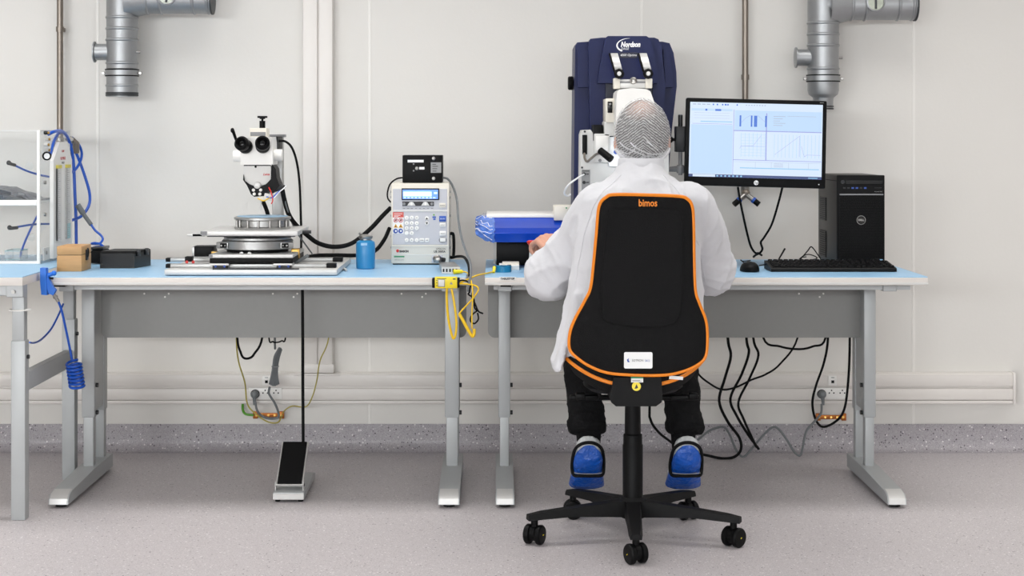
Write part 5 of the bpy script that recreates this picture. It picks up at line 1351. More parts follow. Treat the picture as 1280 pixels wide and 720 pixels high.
# ================================================================== KEYBOARD, MOUSE
KB0, KB1 = 5.90, 6.05
xl, xr = X(962, KB0 + 0.03), X(1121, KB0)
t = thing('keyboard', 'black full-size keyboard in front of the computer tower', 'keyboard', ((xl + xr) / 2, (KB0 + KB1) / 2, TOPZ))
zk = lambda y: TOPZ + 0.014 + (y - KB0) / (KB1 - KB0) * 0.016
part('body', beveled(G().prismx([(KB0, TOPZ + 0.001), (KB0, TOPZ + 0.010), (KB0 + 0.004, zk(KB0)), (KB1, zk(KB1)), (KB1, TOPZ + 0.001)], xl, xr), 0.002), 'black_plastic', t)
km = {}
kw = (xr - xl - 0.02) / 22.5
rows = [([1] * 14 + [0.3] + [1] * 3 + [0.3] + [1] * 4), ([1] * 13 + [2, 0.3] + [1] * 3 + [0.3] + [1] * 4)[:23], ([1.5] + [1] * 12 + [1.5, 0.3] + [1] * 3 + [0.3] + [1] * 4), ([1.8] + [1] * 11 + [2.2, 0.3, -3, 0.3] + [1] * 4), ([2.3] + [1] * 10 + [2.7, 0.3, -1, 1, -1, 0.3] + [1] * 4), ([1.25] * 3 + [6.5] + [1.25] * 4 + [-0.0, 0.3] + [1] * 3 + [0.3] + [2, 1, 1])]
for r_, row in enumerate(rows):
    y = KB1 - 0.012 - r_ * 0.0232
    x = xl + 0.010
    for wd in row:
        if wd >= 1:
            if wd not in km:
                gk = G(); a = wd * kw / 2 - 0.001
                gk.loft([[Vector((-a, -0.009, 0)), Vector((a, -0.009, 0)), Vector((a, 0.009, 0)), Vector((-a, 0.009, 0))], [Vector((-a + 0.0022, -0.0065, 0.007)), Vector((a - 0.0022, -0.0065, 0.007)), Vector((a - 0.0022, 0.007, 0.007)), Vector((-a + 0.0022, 0.007, 0.007))]])
                km[wd] = gk.mesh('key')
            link('key', km[wd], 'black_gloss' if False else 'black_plastic', t, Vector((x + wd * kw / 2, y, zk(y) - 0.001)) - Vector(t.location))
        x += abs(wd) * kw
cable('cable', 'thin black keyboard lead tangled beside the computer tower', [(975, 328, 6.06), (985, 327.5, 6.1), (997, 326, 6.18), (1004, 320, 6.2), (1010, 313, 6.2), (1013.5, 308.5, 6.2), (1017, 311, 6.22), (1022, 318, 6.24), (1026, 324, 6.26)], 0.0022, 'black_matte')
cable('cable', 'small coil of spare lead lying behind the keyboard', [(999, 324, 6.3), (1004, 320, 6.28), (1011, 318, 6.27), (1019, 320.5, 6.27), (1021, 323, 6.28), (1013, 325, 6.3), (1004, 325, 6.31), (1001, 322, 6.3), (1008, 321, 6.29)], 0.002, 'black_matte')
t = thing('pen', 'slim black stylus pen leaning behind the keyboard', 'pen', tuple(P(971, 328, 6.06)))
part('barrel', G().cyl(P(973, 325, 6.06), P(981, 311, 6.1), 0.0028, 0.0034, n=12), 'black_plastic', t)
part('tip', G().cyl(P(971, 329, 6.05), P(973, 325, 6.06), 0.001, 0.0028, n=10), 'black_plastic', t)

ED = 5.93
mc = Vector((X(937, ED), ED, TOPZ))
t = thing('mouse', 'black computer mouse left of the keyboard', 'mouse', tuple(mc))
rings = []
for k in range(9):
    u = k / 8; zz = 0.002 + 0.034 * u
    sc_ = sqrt(max(0.0, 1 - u ** 2.4)) * 1.0 + 0.02
    rings.append([mc + Vector((0.033 * sc_ * cos(a), 0.055 * sc_ * sin(a) - 0.006 * u, zz)) for a in [2 * pi * q / 24 for q in range(24)]])
part('shell', G().loft(rings), 'black_plastic', t)
part('base', G().lathe([(0.030, 0.0), (0.032, 0.003)], mc, n=24), 'black_matte', t)
part('wheel', G().cyl(mc + Vector((-0.004, 0.032, 0.027)), mc + Vector((0.004, 0.032, 0.027)), 0.008, n=16), 'dark_metal', t)
part('lead', G().tube([mc + Vector((0, 0.05, 0.012)), P(932, 330, 6.04), P(927, 326, 6.1), P(926, 325, 6.13), P(929, 326.5, 6.2), P(938, 325.5, 6.35)], 0.002, 8, 5), 'black_matte', t)
cable('cable', 'straight thin lead joining the mouse side to the keyboard', [(949, 332, 5.96), (955, 331, 6.0), (962, 330.5, 6.02), (968, 329.5, 6.06)], 0.002, 'black_matte')

# ================================================================== FOOT PEDAL
t = thing('foot_pedal', 'steel foot pedal with black tread on the floor', 'pedal', (-0.717, 5.97, 0))
part('base', G().box(-0.769, -0.662, 5.80, 6.15, 0.008, 0.034, 0.003), 'bench_paint', t)
part('base_front', G().box(-0.769, -0.662, 5.795, 5.80, 0.010, 0.03, 0.001, 1), 'alu_bright', t)
for a in (-0.755, -0.676):
    for yy in (5.82, 6.12):
        part('foot', G().cyl((a, yy, 0), (a, yy, 0.009), 0.009, n=12), 'rubber', t)
p0, p1 = Vector((-0.7165, 5.825, 0.052)), Vector((-0.714, 6.0, 0.17))
dv = (p1 - p0); ang = math.atan2(dv.z, dv.y)
R_ = Matrix.Rotation(ang, 3, 'X')
tr = part('treadle', G().obox((p0 + p1) / 2, (0.095, dv.length, 0.008), R_, 0.002), 'alu_bright', t)
part('tread_pad', G().obox((p0 + p1) / 2 + R_ @ Vector((0, 0, 0.006)), (0.085, dv.length - 0.008, 0.006), R_, 0.002), 'black_matte', tr)
for s_ in (-1, 1):
    part('hinge_ear', G().box(-0.7165 + s_ * 0.046, -0.7165 + s_ * 0.05, 5.83, 5.87, 0.03, 0.065, 0.001, 1), 'alu_bright', t)
part('hinge_pin', G().cyl((-0.768, 5.85, 0.05), (-0.665, 5.85, 0.05), 0.005, n=12), 'dark_metal', t)
part('back_strut', G().box(-0.73, -0.70, 6.0, 6.03, 0.03, 0.15, 0.002), 'bench_paint', t)
cable('cable', 'thick black pedal cable rising straight up to the bench', [(379, 560, 6.06), (378.8, 520, 6.08), (378.5, 470, 6.08), (378.5, 425, 6.09), (378, 352, 6.1)], 0.0055, 'black_matte', n=10, sub=2)

# ================================================================== SOCKETS, PLUGS AND EARTH BARS
def sockets(where, ox, plug_px):
    S = TF - 0.006
    t = thing('power_socket', 'white triple power socket in the trunking ' + where, 'socket', tuple(P(ox, 497, S)))
    pl = part('plate', G().pbox(plug_px - 8, ox + 23, 485, 499, S, TF + 0.004, 0.0015), 'white_plastic', t)
    for k in range(2):
        for dx, dy in ((0, -2.0), (-2.8, 1.3), (2.8, 1.3)):
            part('pin_hole', G().pbox(ox + 2.5 + k * 13.5 + dx - 0.8, ox + 2.5 + k * 13.5 + dx + 0.8, 490 + dy - 0.8, 490 + dy + 0.8, S - 0.0006, S + 0.001), 'black_matte', pl)
    t = thing('data_outlet', 'small white data outlet in the trunking ' + where, 'outlet', tuple(P(ox + 4, 481, S)))
    part('plate', G().pbox(ox - 1.5, ox + 9, 470, 482, S, TF + 0.004, 0.001), 'white_plastic', t)
    part('port', G().pbox(ox + 2.2, ox + 5.8, 475.5, 479, S - 0.001, S + 0.001), 'black_matte', t)
    part('caption', G().pbox(ox + 2, ox + 6, 471.5, 472.5, S - 0.0006, S), 'print_grey', t)
    t = thing('power_plug', 'grey mains plug pushed into the socket ' + where, 'plug', tuple(P(plug_px, 499, S - 0.03)))
    c = P(plug_px, 492.5, S)
    part('socket_well', G().lathe([(0.018, 0), (0.018, 0.004), (0.016, 0.004)], c, (0, -1, 0), 24), 'black_matte', t)
    part('body', G().lathe([(0.0155, 0), (0.0155, 0.018), (0.012, 0.03), (0.006, 0.034), (0, 0.034)], c, (0, -1, 0), 24), 'grey_cable', t)
    part('neck', G().cyl(c + Vector((0, -0.022, -0.005)), c + Vector((0.001, -0.026, -0.04)), 0.008, 0.005, n=12), 'grey_cable', t)


sockets('below the microscope bench', 329, 319)
sockets('below the computer tower', 1037, 1027)


def earth_bar(where, x0, x1, yc):
    D = WALL - 0.02
    t = thing('earth_bar', 'copper earthing bar with terminals on the wall ' + where, 'earth bar', tuple(P((x0 + x1) / 2, yc + 3, D)))
    part('bar', G().pbox(x0, x1, yc - 2.6, yc + 2.6, D, D + 0.006, 0.001), 'copper', t)
    for k in range(5):
        a = x0 + 2 + k * (x1 - x0 - 4) / 4
        part('screw', G().cyl(P(a, yc, D), P(a, yc, D - 0.007), 0.0045, n=8), 'brass', t)
    for a in (x0 + 1, x1 - 1):
        part('standoff', G().cyl(P(a, yc, D + 0.003), P(a, yc, WALL), 0.008, n=10), 'brass', t)
        part('terminal', G().pbox(a - 3, a + 3, yc - 4.5, yc + 4.5, D - 0.006, D + 0.008, 0.002), 'copper', t)


earth_bar('below the microscope bench', 318, 353, 519)
earth_bar('below the computer tower', 1022, 1056, 521.5)

# leads below the left bench
E1 = 6.62
cable('earth_wire', 'yellow-green earth wire dropping in a curve left of the plug', [(295, 352, 6.45), (295.4, 421, 6.5), (298, 451, 6.55), (306, 478, 6.6), (309, 504, 6.63), (318, 516, 6.64), (334, 527, 6.66), (347, 528, 6.67), (353, 519, 6.7)], 0.003, 'earth_yellow', 'wire')
cable('earth_wire', 'yellow-green earth wire sweeping down from the right to the copper bar', [(413, 352, 6.45), (411, 421, 6.5), (400, 451, 6.55), (396, 476, 6.6), (390, 497, 6.63), (382, 508.5, 6.65), (366, 507.5, 6.68), (357, 512, 6.7), (353, 517, 6.71)], 0.0025, 'earth_yellow', 'wire')
cable('earth_wire', 'short bright green earth wire looping to the left terminal', [(303.5, 504.5, 6.73), (303.5, 512, 6.72), (307, 517.5, 6.71), (317, 519, 6.71)], 0.005, 'earth_green', 'wire')
cable('cable', 'black cable hanging in a wide loop below the bench panel', [(295, 352, 6.4), (296.5, 421, 6.42), (301, 441, 6.42), (305, 447.5, 6.42), (312, 447.5, 6.42), (318, 442, 6.42), (328, 421, 6.42), (334, 352, 6.4)], 0.0045, 'black_matte')
cable('cable', 'thin black lead dipping just below the bench panel', [(334, 352, 6.36), (336, 421, 6.38), (341, 427, 6.38), (346, 428, 6.38), (352, 426, 6.38), (357, 420, 6.38), (358, 352, 6.36)], 0.003, 'black_matte')
t = thing('bundled_cable', 'grey mains lead folded into a tied bundle above the sockets', 'cable', tuple(P(343, 484, 6.6)))
part('feed', G().tube([P(344, 352, 6.5), P(343.5, 421, 6.55), P(343.8, 436, 6.58)], 0.0045, 8, 3), 'grey_cable', t)
for k in range(6):
    a = k - 2.5
    part('loop', G().tube([P(350 + a * 0.6, 434 + abs(a), 6.6 + k * 0.003), P(346 + a * 1.0, 446, 6.6 + k * 0.003), P(344 + a * 0.9, 458, 6.6 + k * 0.003), P(343 + a * 1.3, 470, 6.6 + k * 0.003), P(342.5 + a * 2.1, 483 - abs(a), 6.6 + k * 0.003)], 0.005, 8, 4), 'grey_cable', t)
part('tie', G().lathe([(0.013, -0.002), (0.015, -0.002), (0.015, 0.002), (0.013, 0.002)], P(344, 458, 6.61), n=16), 'print_grey', t)
part('tail', G().tube([P(337, 484, 6.62), P(336, 491, 6.63), P(339, 497, 6.64), P(344, 505, 6.65), P(348, 516, 6.66), P(347, 522, 6.67), P(336, 523, 6.67), P(326, 519, 6.66), P(321, 512, 6.65), P(319, 502, 6.66)], 0.0048, 8, 5), 'grey_cable', t)
# leads below the right bench
cable('cable', 'outermost black cable falling nearest the chair and bending along the floor', [(908, 352, 6.5), (909.7, 422, 6.52), (913.5, 445, 6.53), (906, 473, 6.54), (899, 501, 6.55), (909, 526, 6.56), (924, 547, 6.57), (926, 562, 6.57), (918, 571, 6.57), (903, 573, 6.57), (885, 569.5, 6.58), (867, 566, 6.59), (840, 563, 6.6)], 0.0055, 'black_matte')
cable('cable', 'middle black cable curving down to the floor behind the chair', [(931, 352, 6.5), (933, 422, 6.52), (936, 441, 6.53), (927, 468, 6.54), (913, 498, 6.55), (921, 520, 6.56), (935, 543, 6.57), (948.5, 561.5, 6.58)], 0.0052, 'black_matte')
cable('cable', 'third black cable swinging down to the floor beside the grey lead', [(940, 352, 6.48), (941.6, 422, 6.5), (948, 444, 6.51), (937, 473, 6.52), (923, 503, 6.53), (930, 525, 6.55), (945.5, 559, 6.57)], 0.0048, 'black_matte')
cable('cable', 'thin black cable swooping diagonally behind the chair seat', [(1003, 352, 6.4), (997, 422, 6.42), (975, 455, 6.42), (957, 468, 6.42), (940, 474.5, 6.42), (920, 484, 6.42), (903, 487, 6.42), (888, 480, 6.42), (872, 466, 6.42), (862, 440, 6.42), (858, 380, 6.42)], 0.0038, 'black_matte')
cable('cable', 'black cable in a shallow arc just below the right bench panel', [(945, 352, 6.36), (954, 422, 6.38), (975, 433, 6.38), (998, 436.5, 6.38), (1016, 433, 6.38), (1032, 422, 6.38), (1036, 352, 6.36)], 0.0042, 'black_matte')
cable('cable', 'black cable looping under the copper bar by the right bench leg', [(1036, 352, 6.45), (1035, 422, 6.5), (1030, 453, 6.55), (1020, 482, 6.6), (1015.5, 503, 6.62), (1019, 523, 6.64), (1028, 533.5, 6.64), (1043, 528, 6.64), (1054, 515, 6.62), (1059, 490, 6.6), (1062, 440, 6.55), (1062, 352, 6.5)], 0.0048, 'black_matte')
cable('cable', 'grey mains lead waving across the floor from the right plug', [(1027, 505, 6.66), (1026, 517, 6.65), (1017, 528, 6.63), (1008, 539, 6.62), (1004, 556, 6.6), (1000.5, 569, 6.585), (993, 565, 6.59), (983, 549, 6.62), (974, 537, 6.64), (966, 534, 6.64), (955, 543, 6.63), (941, 559, 6.6), (929.5, 571, 6.58), (920, 562, 6.59), (912, 543, 6.62), (905, 534, 6.64), (895, 535, 6.64), (884, 540, 6.63), (868, 553, 6.6), (850, 562, 6.59)], 0.0045, 'grey_cable')
cable('cable', 'black cable curving down behind the chair column', [(812, 352, 6.5), (812, 500, 6.5), (813, 524, 6.5), (823, 540, 6.52), (838, 552, 6.55), (850, 561, 6.585)], 0.005, 'black_matte')

# ================================================================== OFFICE CHAIR
CCX, CCY = 0.430, 5.29
t = thing('swivel_chair', 'black swivel work chair with bright orange piping', 'chair', (CCX, CCY, 0))
part('gas_lift', G().lathe([(0.0315, 0.07), (0.032, 0.292), (0.030, 0.295), (0.0295, 0.325), (0.0255, 0.328), (0.0245, 0.43)], (CCX, CCY, 0), n=28), 'black_plastic', t)
part('hub', G().lathe([(0.036, 0.065), (0.042, 0.075), (0.042, 0.12), (0.034, 0.13)], (CCX, CCY, 0), n=28), 'chair_shell', t)
RB = 0.322
for k in range(5):
    a = radians(-93 + 72 * k)
    dv = Vector((cos(a), sin(a), 0)); sd = Vector((-sin(a), cos(a), 0))
    c = Vector((CCX, CCY, 0))
    def ring(r, z0, z1, w0, w1):
        return [c + dv * r + sd * w + Vector((0, 0, z)) for w, z in ((-w0, z0), (w0, z0), (w0 * 0.95, (z0 + z1) / 2), (w1, z1), (-w1, z1), (-w0 * 0.95, (z0 + z1) / 2))]
    am = part('base_arm', G().loft([ring(0.02, 0.07, 0.122, 0.027, 0.022), ring(0.08, 0.075, 0.118, 0.026, 0.02), ring(0.2, 0.082, 0.108, 0.023, 0.017), ring(RB - 0.02, 0.078, 0.099, 0.021, 0.015), ring(RB + 0.022, 0.075, 0.092, 0.017, 0.012)]), 'chair_shell', t)
    e = c + dv * RB
    tw = radians((20, 65, 20, 60, 120)[k]) + a      # swivel of each castor
    ax = Vector((-sin(tw), cos(tw), 0)) if k in (1, 3) else Vector((cos(tw * 0 + radians(25)), sin(radians(25)), 0))
    if k == 4: ax = Vector((cos(radians(155)), sin(radians(155)), 0))
    cs = part('castor', G().cyl(e + Vector((0, 0, 0.04)), e + Vector((0, 0, 0.085)), 0.011, n=16).cyl(e - ax * 0.008 + Vector((0, 0, 0.034)), e + ax * 0.008 + Vector((0, 0, 0.034)), 0.024, n=22), 'black_plastic', t)
    for q in (-1, 1):
        w_ = part('wheel', G().lathe([(0.024, 0), (0.0295, 0.003), (0.0305, 0.006), (0.0305, 0.015), (0.027, 0.019), (0.012, 0.020), (0, 0.020)], e + ax * q * 0.009 + Vector((0, 0, 0.0305)), ax * q, 28), 'black_plastic', cs)
    part('hub_mark', G().obox(e - Vector((0, 0, 0)) + (ax if ax.y < 0 else -ax) * 0.0293 + Vector((0, 0, 0.0305)), (0.006, 0.0012, 0.002), Matrix.Rotation(-0.8, 3, 'Y')), 'yellow', cs)
# mechanism under the seat
MY = 5.072
mb = part('mechanism', beveled(G().loft([[Vector((x, y, Z(py, MY))) for x, y in ((X(l, MY), MY), (X(r_, MY), MY), (X(r_, MY), 5.4), (X(l, MY), 5.4))] for l, r_, py in ((770, 820, 508), (764, 827, 503), (763, 828, 498), (767, 827, 472))]), 0.004), 'chair_shell', t)
lbm = part('antistatic_mark', G().cyl(P(795.5, 483, MY - 0.004), P(795.5, 483, MY + 0.002), 0.0135, n=22), 'yellow', mb)
part('mark_symbol', G().prism([(X(793, MY), Z(485.5, MY)), (X(798, MY), Z(485.5, MY)), (X(795.5, MY), Z(480, MY))], MY - 0.005, MY - 0.003), 'print_dark', lbm)
tg = part('approval_tag', G().pbox(789, 804, 470.5, 478, MY - 0.004, MY + 0.002), 'print_white', mb)
part('tag_stripe', G().pbox(789, 804, 470.5, 473, MY - 0.005, MY - 0.003), 'green', tg)
part('tag_print', G().pbox(790.5, 800, 475.3, 475.9, MY - 0.005, MY - 0.003).pbox(790.5, 802, 476.5, 477, MY - 0.005, MY - 0.003), 'print_grey', tg)
part('back_bar', G().box(CCX - 0.035, CCX + 0.035, 5.085, 5.24, 0.47, 0.495, 0.006).box(CCX - 0.035, CCX + 0.035, 5.08, 5.11, 0.48, 0.66, 0.008), 'chair_shell', t)
for sgn, x1 in ((-1, 0.255), (1, 0.63)):
    lv = part('lever', G().cyl((CCX + sgn * 0.07, 5.30, 0.44), (x1, 5.30, 0.438), 0.009, n=12).obox(((x1 + CCX + sgn * 0.07) / 2 + sgn * 0.03, 5.30, 0.44), (0.09, 0.03, 0.014), None, 0.004), 'black_plastic', t)
    part('lever_paddle', G().obox((x1 - sgn * 0.01, 5.29, 0.445), (0.03, 0.035, 0.02), None, 0.005), 'black_plastic', lv)
part('bracket', G().tube([(CCX - 0.07, 5.28, 0.505), (CCX - 0.105, 5.27, 0.5), (CCX - 0.105, 5.27, 0.45), (CCX - 0.07, 5.28, 0.445)], 0.006, 8, 3), 'black_plastic', t)

# seat
SHW, SHD, SCY = 0.222, 0.215, 5.30
def rimz(x, y): return 0.508 + 0.075 * min(1.2, abs(x / SHW)) ** 2.2 - 0.02 * max(0, (y / SHD)) ** 2
def sup(a, e=0.72):
    return (math.copysign(abs(cos(a)) ** e, cos(a)), math.copysign(abs(sin(a)) ** e, sin(a)))
NA = 64
g = G(); rings = []
for f, dz in ((0.15, -0.055), (0.6, -0.05), (0.86, -0.035), (0.97, -0.012), (1.0, 0.0), (0.97, 0.016), (0.85, 0.022), (0.6, 0.012), (0.3, 0.004), (0.05, 0.002)):
    ring = []
    for k in range(NA):
        u, v = sup(2 * pi * k / NA)
        x, y = u * SHW * f, v * SHD * f
        ring.append(Vector((CCX + x, SCY + y, rimz(x, y) + dz)))
    rings.append(ring)
st = part('seat', G().loft(rings), 'chair_fabric', t, angle=60)
part('seat_piping', G().tube([Vector((CCX + sup(2 * pi * k / NA)[0] * SHW * 1.003, SCY + sup(2 * pi * k / NA)[1] * SHD * 1.003, rimz(sup(2 * pi * k / NA)[0] * SHW, sup(2 * pi * k / NA)[1] * SHD))) for k in range(NA)], 0.0058, 8, 1, closed=True), 'orange', st, 'orange piping')
part('seat_pan', G().loft([[Vector((CCX + sup(2 * pi * k / NA)[0] * SHW * f, SCY + sup(2 * pi * k / NA)[1] * SHD * f, z)) for k in range(NA)] for f, z in ((0.3, 0.465), (0.62, 0.468), (0.7, 0.482), (0.66, 0.5))]), 'chair_shell', t)

# backrest: outline traced at its own distance, given depth and wrap
BD_ = 5.05
ctrl = [(757, 246.5), (768, 243.2), (805, 243.6), (845, 245.2), (857, 248.5), (863.5, 258), (865.5, 280), (866.5, 320), (868.5, 362), (874, 380), (882.5, 402), (884.5, 425), (882.5, 446), (873, 456), (855, 464), (832, 468.5), (795, 468.6), (760, 465.8), (738, 458), (722, 447.5), (713, 437), (713, 418), (719, 400), (731, 377), (738.5, 360), (742, 330), (745.5, 290), (748.5, 258)]
out = spline([P(a, b, BD_) for a, b in ctrl], 5, True)
BC = Vector((X(800, BD_), BD_, Z(365, BD_)))
def by(x, z):           # recline and wrap of the shell
    return 5.055 - 0.045 * ((z - 0.535) / 0.55) + 0.5 * (x - BC.x) ** 2
def bring(f, dy):
    r_ = []
    for p in out:
        x, z = BC.x + (p.x - BC.x) * f, BC.z + (p.z - BC.z) * f
        r_.append(Vector((x, by(x, z) + dy, z)))
    return r_
bs = part('backrest', G().loft([bring(0.05, -0.012), bring(0.3, -0.012), bring(0.62, -0.012), bring(0.66, -0.013), bring(0.9, -0.011), bring(0.97, -0.006), bring(1.0, 0.0), bring(0.985, 0.018), bring(0.93, 0.03), bring(0.7, 0.024), bring(0.4, 0.02), bring(0.05, 0.02)]), 'chair_fabric', t, angle=60)
part('back_piping', G().tube(bring(1.004, 0.0), 0.0054, 8, 1, closed=True), 'orange', bs, 'orange piping')
inner = [(760, 268), (768, 262), (805, 261.5), (842, 263), (850, 269), (852, 300), (852, 350), (850, 385), (846, 398), (836, 405), (805, 407.5), (775, 404.5), (758, 400), (752, 390), (752, 350), (756, 300)]
inn = spline([P(a, b, BD_) for a, b in inner], 5, True)
IC = Vector((X(803, BD_), BD_, Z(335, BD_)))
def iring(f, dy):
    return [Vector((IC.x + (p.x - IC.x) * f, by(IC.x + (p.x - IC.x) * f, IC.z + (p.z - IC.z) * f) + dy, IC.z + (p.z - IC.z) * f)) for p in inn]
part('back_panel', G().loft([iring(1.03, -0.008), iring(1.015, -0.0165), iring(0.985, -0.0185), iring(0.95, -0.0165), iring(0.9, -0.0155), iring(0.5, -0.0155), iring(0.05, -0.0155)]), 'chair_fabric', bs, angle=60)
tz = by(X(808, BD_), Z(253, BD_))
text('bimos', 0.03, (X(808, BD_), tz - 0.0125, Z(253.2, BD_)), 'orange', bs, bold=0.0006, width=0.055)
sz_ = by(X(798, BD_), Z(450, BD_)) - 0.012
stk = part('sticker', G().prism(rounded_rect(X(780, sz_), X(815.5, sz_), Z(460.5, sz_), Z(440, sz_), 0.005), sz_ - 0.003, sz_ + 0.006), 'print_white', bs)
part('sticker_logo', G().prism([(X(783.5, sz_), Z(449.5, sz_)), (X(786, sz_), Z(447.5, sz_)), (X(785.5, sz_), Z(450, sz_)), (X(787, sz_), Z(452.5, sz_)), (X(784.5, sz_), Z(452.5, sz_))], sz_ - 0.004, sz_ - 0.002), 'blue_sticker', stk)
text('SOTRON', 0.0095, (X(797, sz_), sz_ - 0.0035, Z(450.5, sz_)), 'print_dark', stk, width=0.034)
text('SKS', 0.009, (X(809, sz_), sz_ - 0.0035, Z(450.8, sz_)), 'blue_sticker', stk, width=0.014)
wt = P(845, 472, 5.09)
part('white_tag', G().obox(wt + Vector((0, -0.004, 0)), (0.042, 0.002, 0.010), Matrix.Rotation(0.08, 3, 'Y')), 'print_white', st)

# ================================================================== PERSON
HX, HY, HZ = 0.466, 5.37, 1.268
person = thing('person', 'person in white gown, hair net and blue overshoes seated at the bench', 'person', (0.43, 5.30, 0))


def limb(g, pts, radii, n=16, sub=6):
    g.tube(pts, 0, n, sub, radii=radii)
    for p, r_ in ((pts[0], radii[0]), (pts[-1], radii[-1])): g.ell(p, r_ * 0.98, u=14, v=10)


# joints
SHL, SHR = P(742, 252, 5.27), P(864, 252, 5.27)
ELL, ELR = P(685, 345, 5.43), P(889, 340, 5.43)
WRL, WRR = P(694, 317, 5.795), P(842, 322, 5.72)
KNL, KNR = Vector((0.285, 5.73, 0.565)), Vector((0.612, 5.73, 0.565))
ANL, ANR = Vector((0.305, 5.53, 0.285)), Vector((0.616, 5.53, 0.285))
b = G()
b.ell((HX, HY, HZ), (0.074, 0.094, 0.106)).ell((HX, HY + 0.045, HZ - 0.06), (0.056, 0.058, 0.062)).ell((HX, HY + 0.075, HZ - 0.095), (0.03, 0.026, 0.022))
b.tube([(HX, HY + 0.085, HZ + 0.0), (HX, HY + 0.108, HZ - 0.035), (HX, HY + 0.09, HZ - 0.045)], 0, 10, 3, radii=[0.008, 0.013, 0.012])
b.tube([(HX - 0.022, HY + 0.09, HZ - 0.072), (HX, HY + 0.098, HZ - 0.072), (HX + 0.022, HY + 0.09, HZ - 0.072)], 0.008, 8, 3)
for s_ in (-1, 1):
    b.ell((HX + s_ * 0.079, HY + 0.0, HZ - 0.03), (0.011, 0.02, 0.032), Matrix.Rotation(s_ * 0.3, 3, 'Z'))
    b.ell((HX + s_ * 0.034, HY + 0.082, HZ + 0.012), (0.024, 0.012, 0.008))
limb(b, [Vector((0.455, 5.31, 1.06)), Vector((0.46, 5.325, 1.13)), Vector((HX, HY - 0.012, HZ - 0.07))], [0.062, 0.056, 0.056])
b.loft([[Vector((0.435 + dx + rx * cos(a), yy + ry * sin(a), z)) for a in [2 * pi * k / 24 for k in range(24)]] for z, dx, yy, rx, ry in ((0.56, 0, 5.29, 0.15, 0.1), (0.7, 0, 5.265, 0.14, 0.09), (0.85, 0.005, 5.26, 0.145, 0.09), (1.0, 0.01, 5.275, 0.155, 0.095), (1.08, 0.012, 5.285, 0.13, 0.08), (1.12, 0.016, 5.3, 0.07, 0.06))])
for S_, E_, W2 in ((SHL, ELL, WRL), (SHR, ELR, WRR)):
    S_ = S_ + Vector((0.022 if S_ is SHL else -0.02, 0.01, -0.03))
    limb(b, [S_, (S_ + E_) / 2 + Vector((0.015 if E_ is ELL else 0, 0, 0)), E_], [0.048, 0.04, 0.036])
    limb(b, [E_, (E_ + W2) / 2, W2], [0.042, 0.038, 0.027])
for s_, K_, A_ in ((-1, KNL, ANL), (1, KNR, ANR)):
    hp = Vector((0.435 + s_ * 0.09, 5.30, 0.615))
    limb(b, [hp, (hp + K_) / 2 + Vector((0, 0, 0.01)), K_], [0.078, 0.068, 0.05])
    limb(b, [K_, K_ * 0.6 + A_ * 0.4 + Vector((0, -0.01, 0)), A_], [0.05, 0.05, 0.034])
    limb(b, [A_, A_ * 0.5 + Vector((A_.x, 5.56, 0.185)) * 0.5, Vector((A_.x, 5.575, 0.175))], [0.034, 0.032, 0.024])


def hand(g, wrist, kn, thumb_side, curl):
    """palm, four bent fingers from the knuckle row, thumb from the side"""
    c = sum(kn, Vector()) / 4
    lens = (0.033, 0.040, 0.043, 0.038)        # little, ring, middle, index
    for k, p in enumerate(kn):
        g.tube([wrist + (p - c) * 0.45, (wrist + p) / 2 + (p - c) * 0.2, p], 0, 10, 3, radii=[0.016, 0.0155, 0.0115])
        f = (p - (wrist + (p - c) * 0.45)); f.z = 0; f.normalize()
        a = p
        pts = [a]
        ang = curl[0]
        for j, L_ in enumerate((lens[k], lens[k] * 0.62, lens[k] * 0.5)):
            a = a + (f * cos(ang) + Vector((0, 0, -sin(ang)))) * L_
            pts.append(a); ang += curl[1]
        g.tube(pts, 0, 10, 3, radii=[0.0112, 0.0098, 0.009, 0.0075])
        g.ell(p, 0.0118, u=12, v=8).ell(pts[-1], 0.0078, u=10, v=8).ell(pts[1], 0.0102, u=10, v=8)
    side = thumb_side
    f = (c - wrist).normalized()
    t0 = wrist + f * 0.022 + side * 0.016
    t1 = t0 + f * 0.028 + side * 0.018 + Vector((0, 0, -0.012)); t2 = t1 + f * 0.028 + side * 0.002 + Vector((0, 0, -0.012)); t3 = t2 + f * 0.02 - side * 0.012 + Vector((0, 0, -0.008))
    g.tube([t0, t1, t2, t3], 0, 10, 4, radii=[0.016, 0.0135, 0.011, 0.009]); g.ell(t3, 0.009, u=10, v=8)


knL = [P(672.0, 301.5, 5.845), P(677, 297.3, 5.862), P(683.2, 295.2, 5.87), P(689.5, 295.6, 5.868)]
hand(b, WRL, knL, Vector((1, 0.15, 0)).normalized(), (radians(25), radians(55)))
knR = [WRR + Vector((x, y, z)) for x, y, z in ((-0.005, 0.07, 0.0), (-0.025, 0.079, 0.004), (-0.045, 0.082, 0.005), (-0.064, 0.079, 0.003))]
hand(b, WRR, knR, Vector((-1, 0.15, 0)).normalized(), (radians(12), radians(22)))
me = remeshed(b, 0.0045, 4)
me.transform(Matrix.Translation(-Vector(person.location)))
me.polygons.foreach_set('use_smooth', [True] * len(me.polygons))
BODY = link('body', me, 'skin', person)
for s_ in (-1, 1):
    e_ = part('eye', G().ell((HX + s_ * 0.033, HY + 0.079, HZ - 0.004), (0.0125, 0.0125, 0.0125), u=14, v=10), 'print_white', BODY)

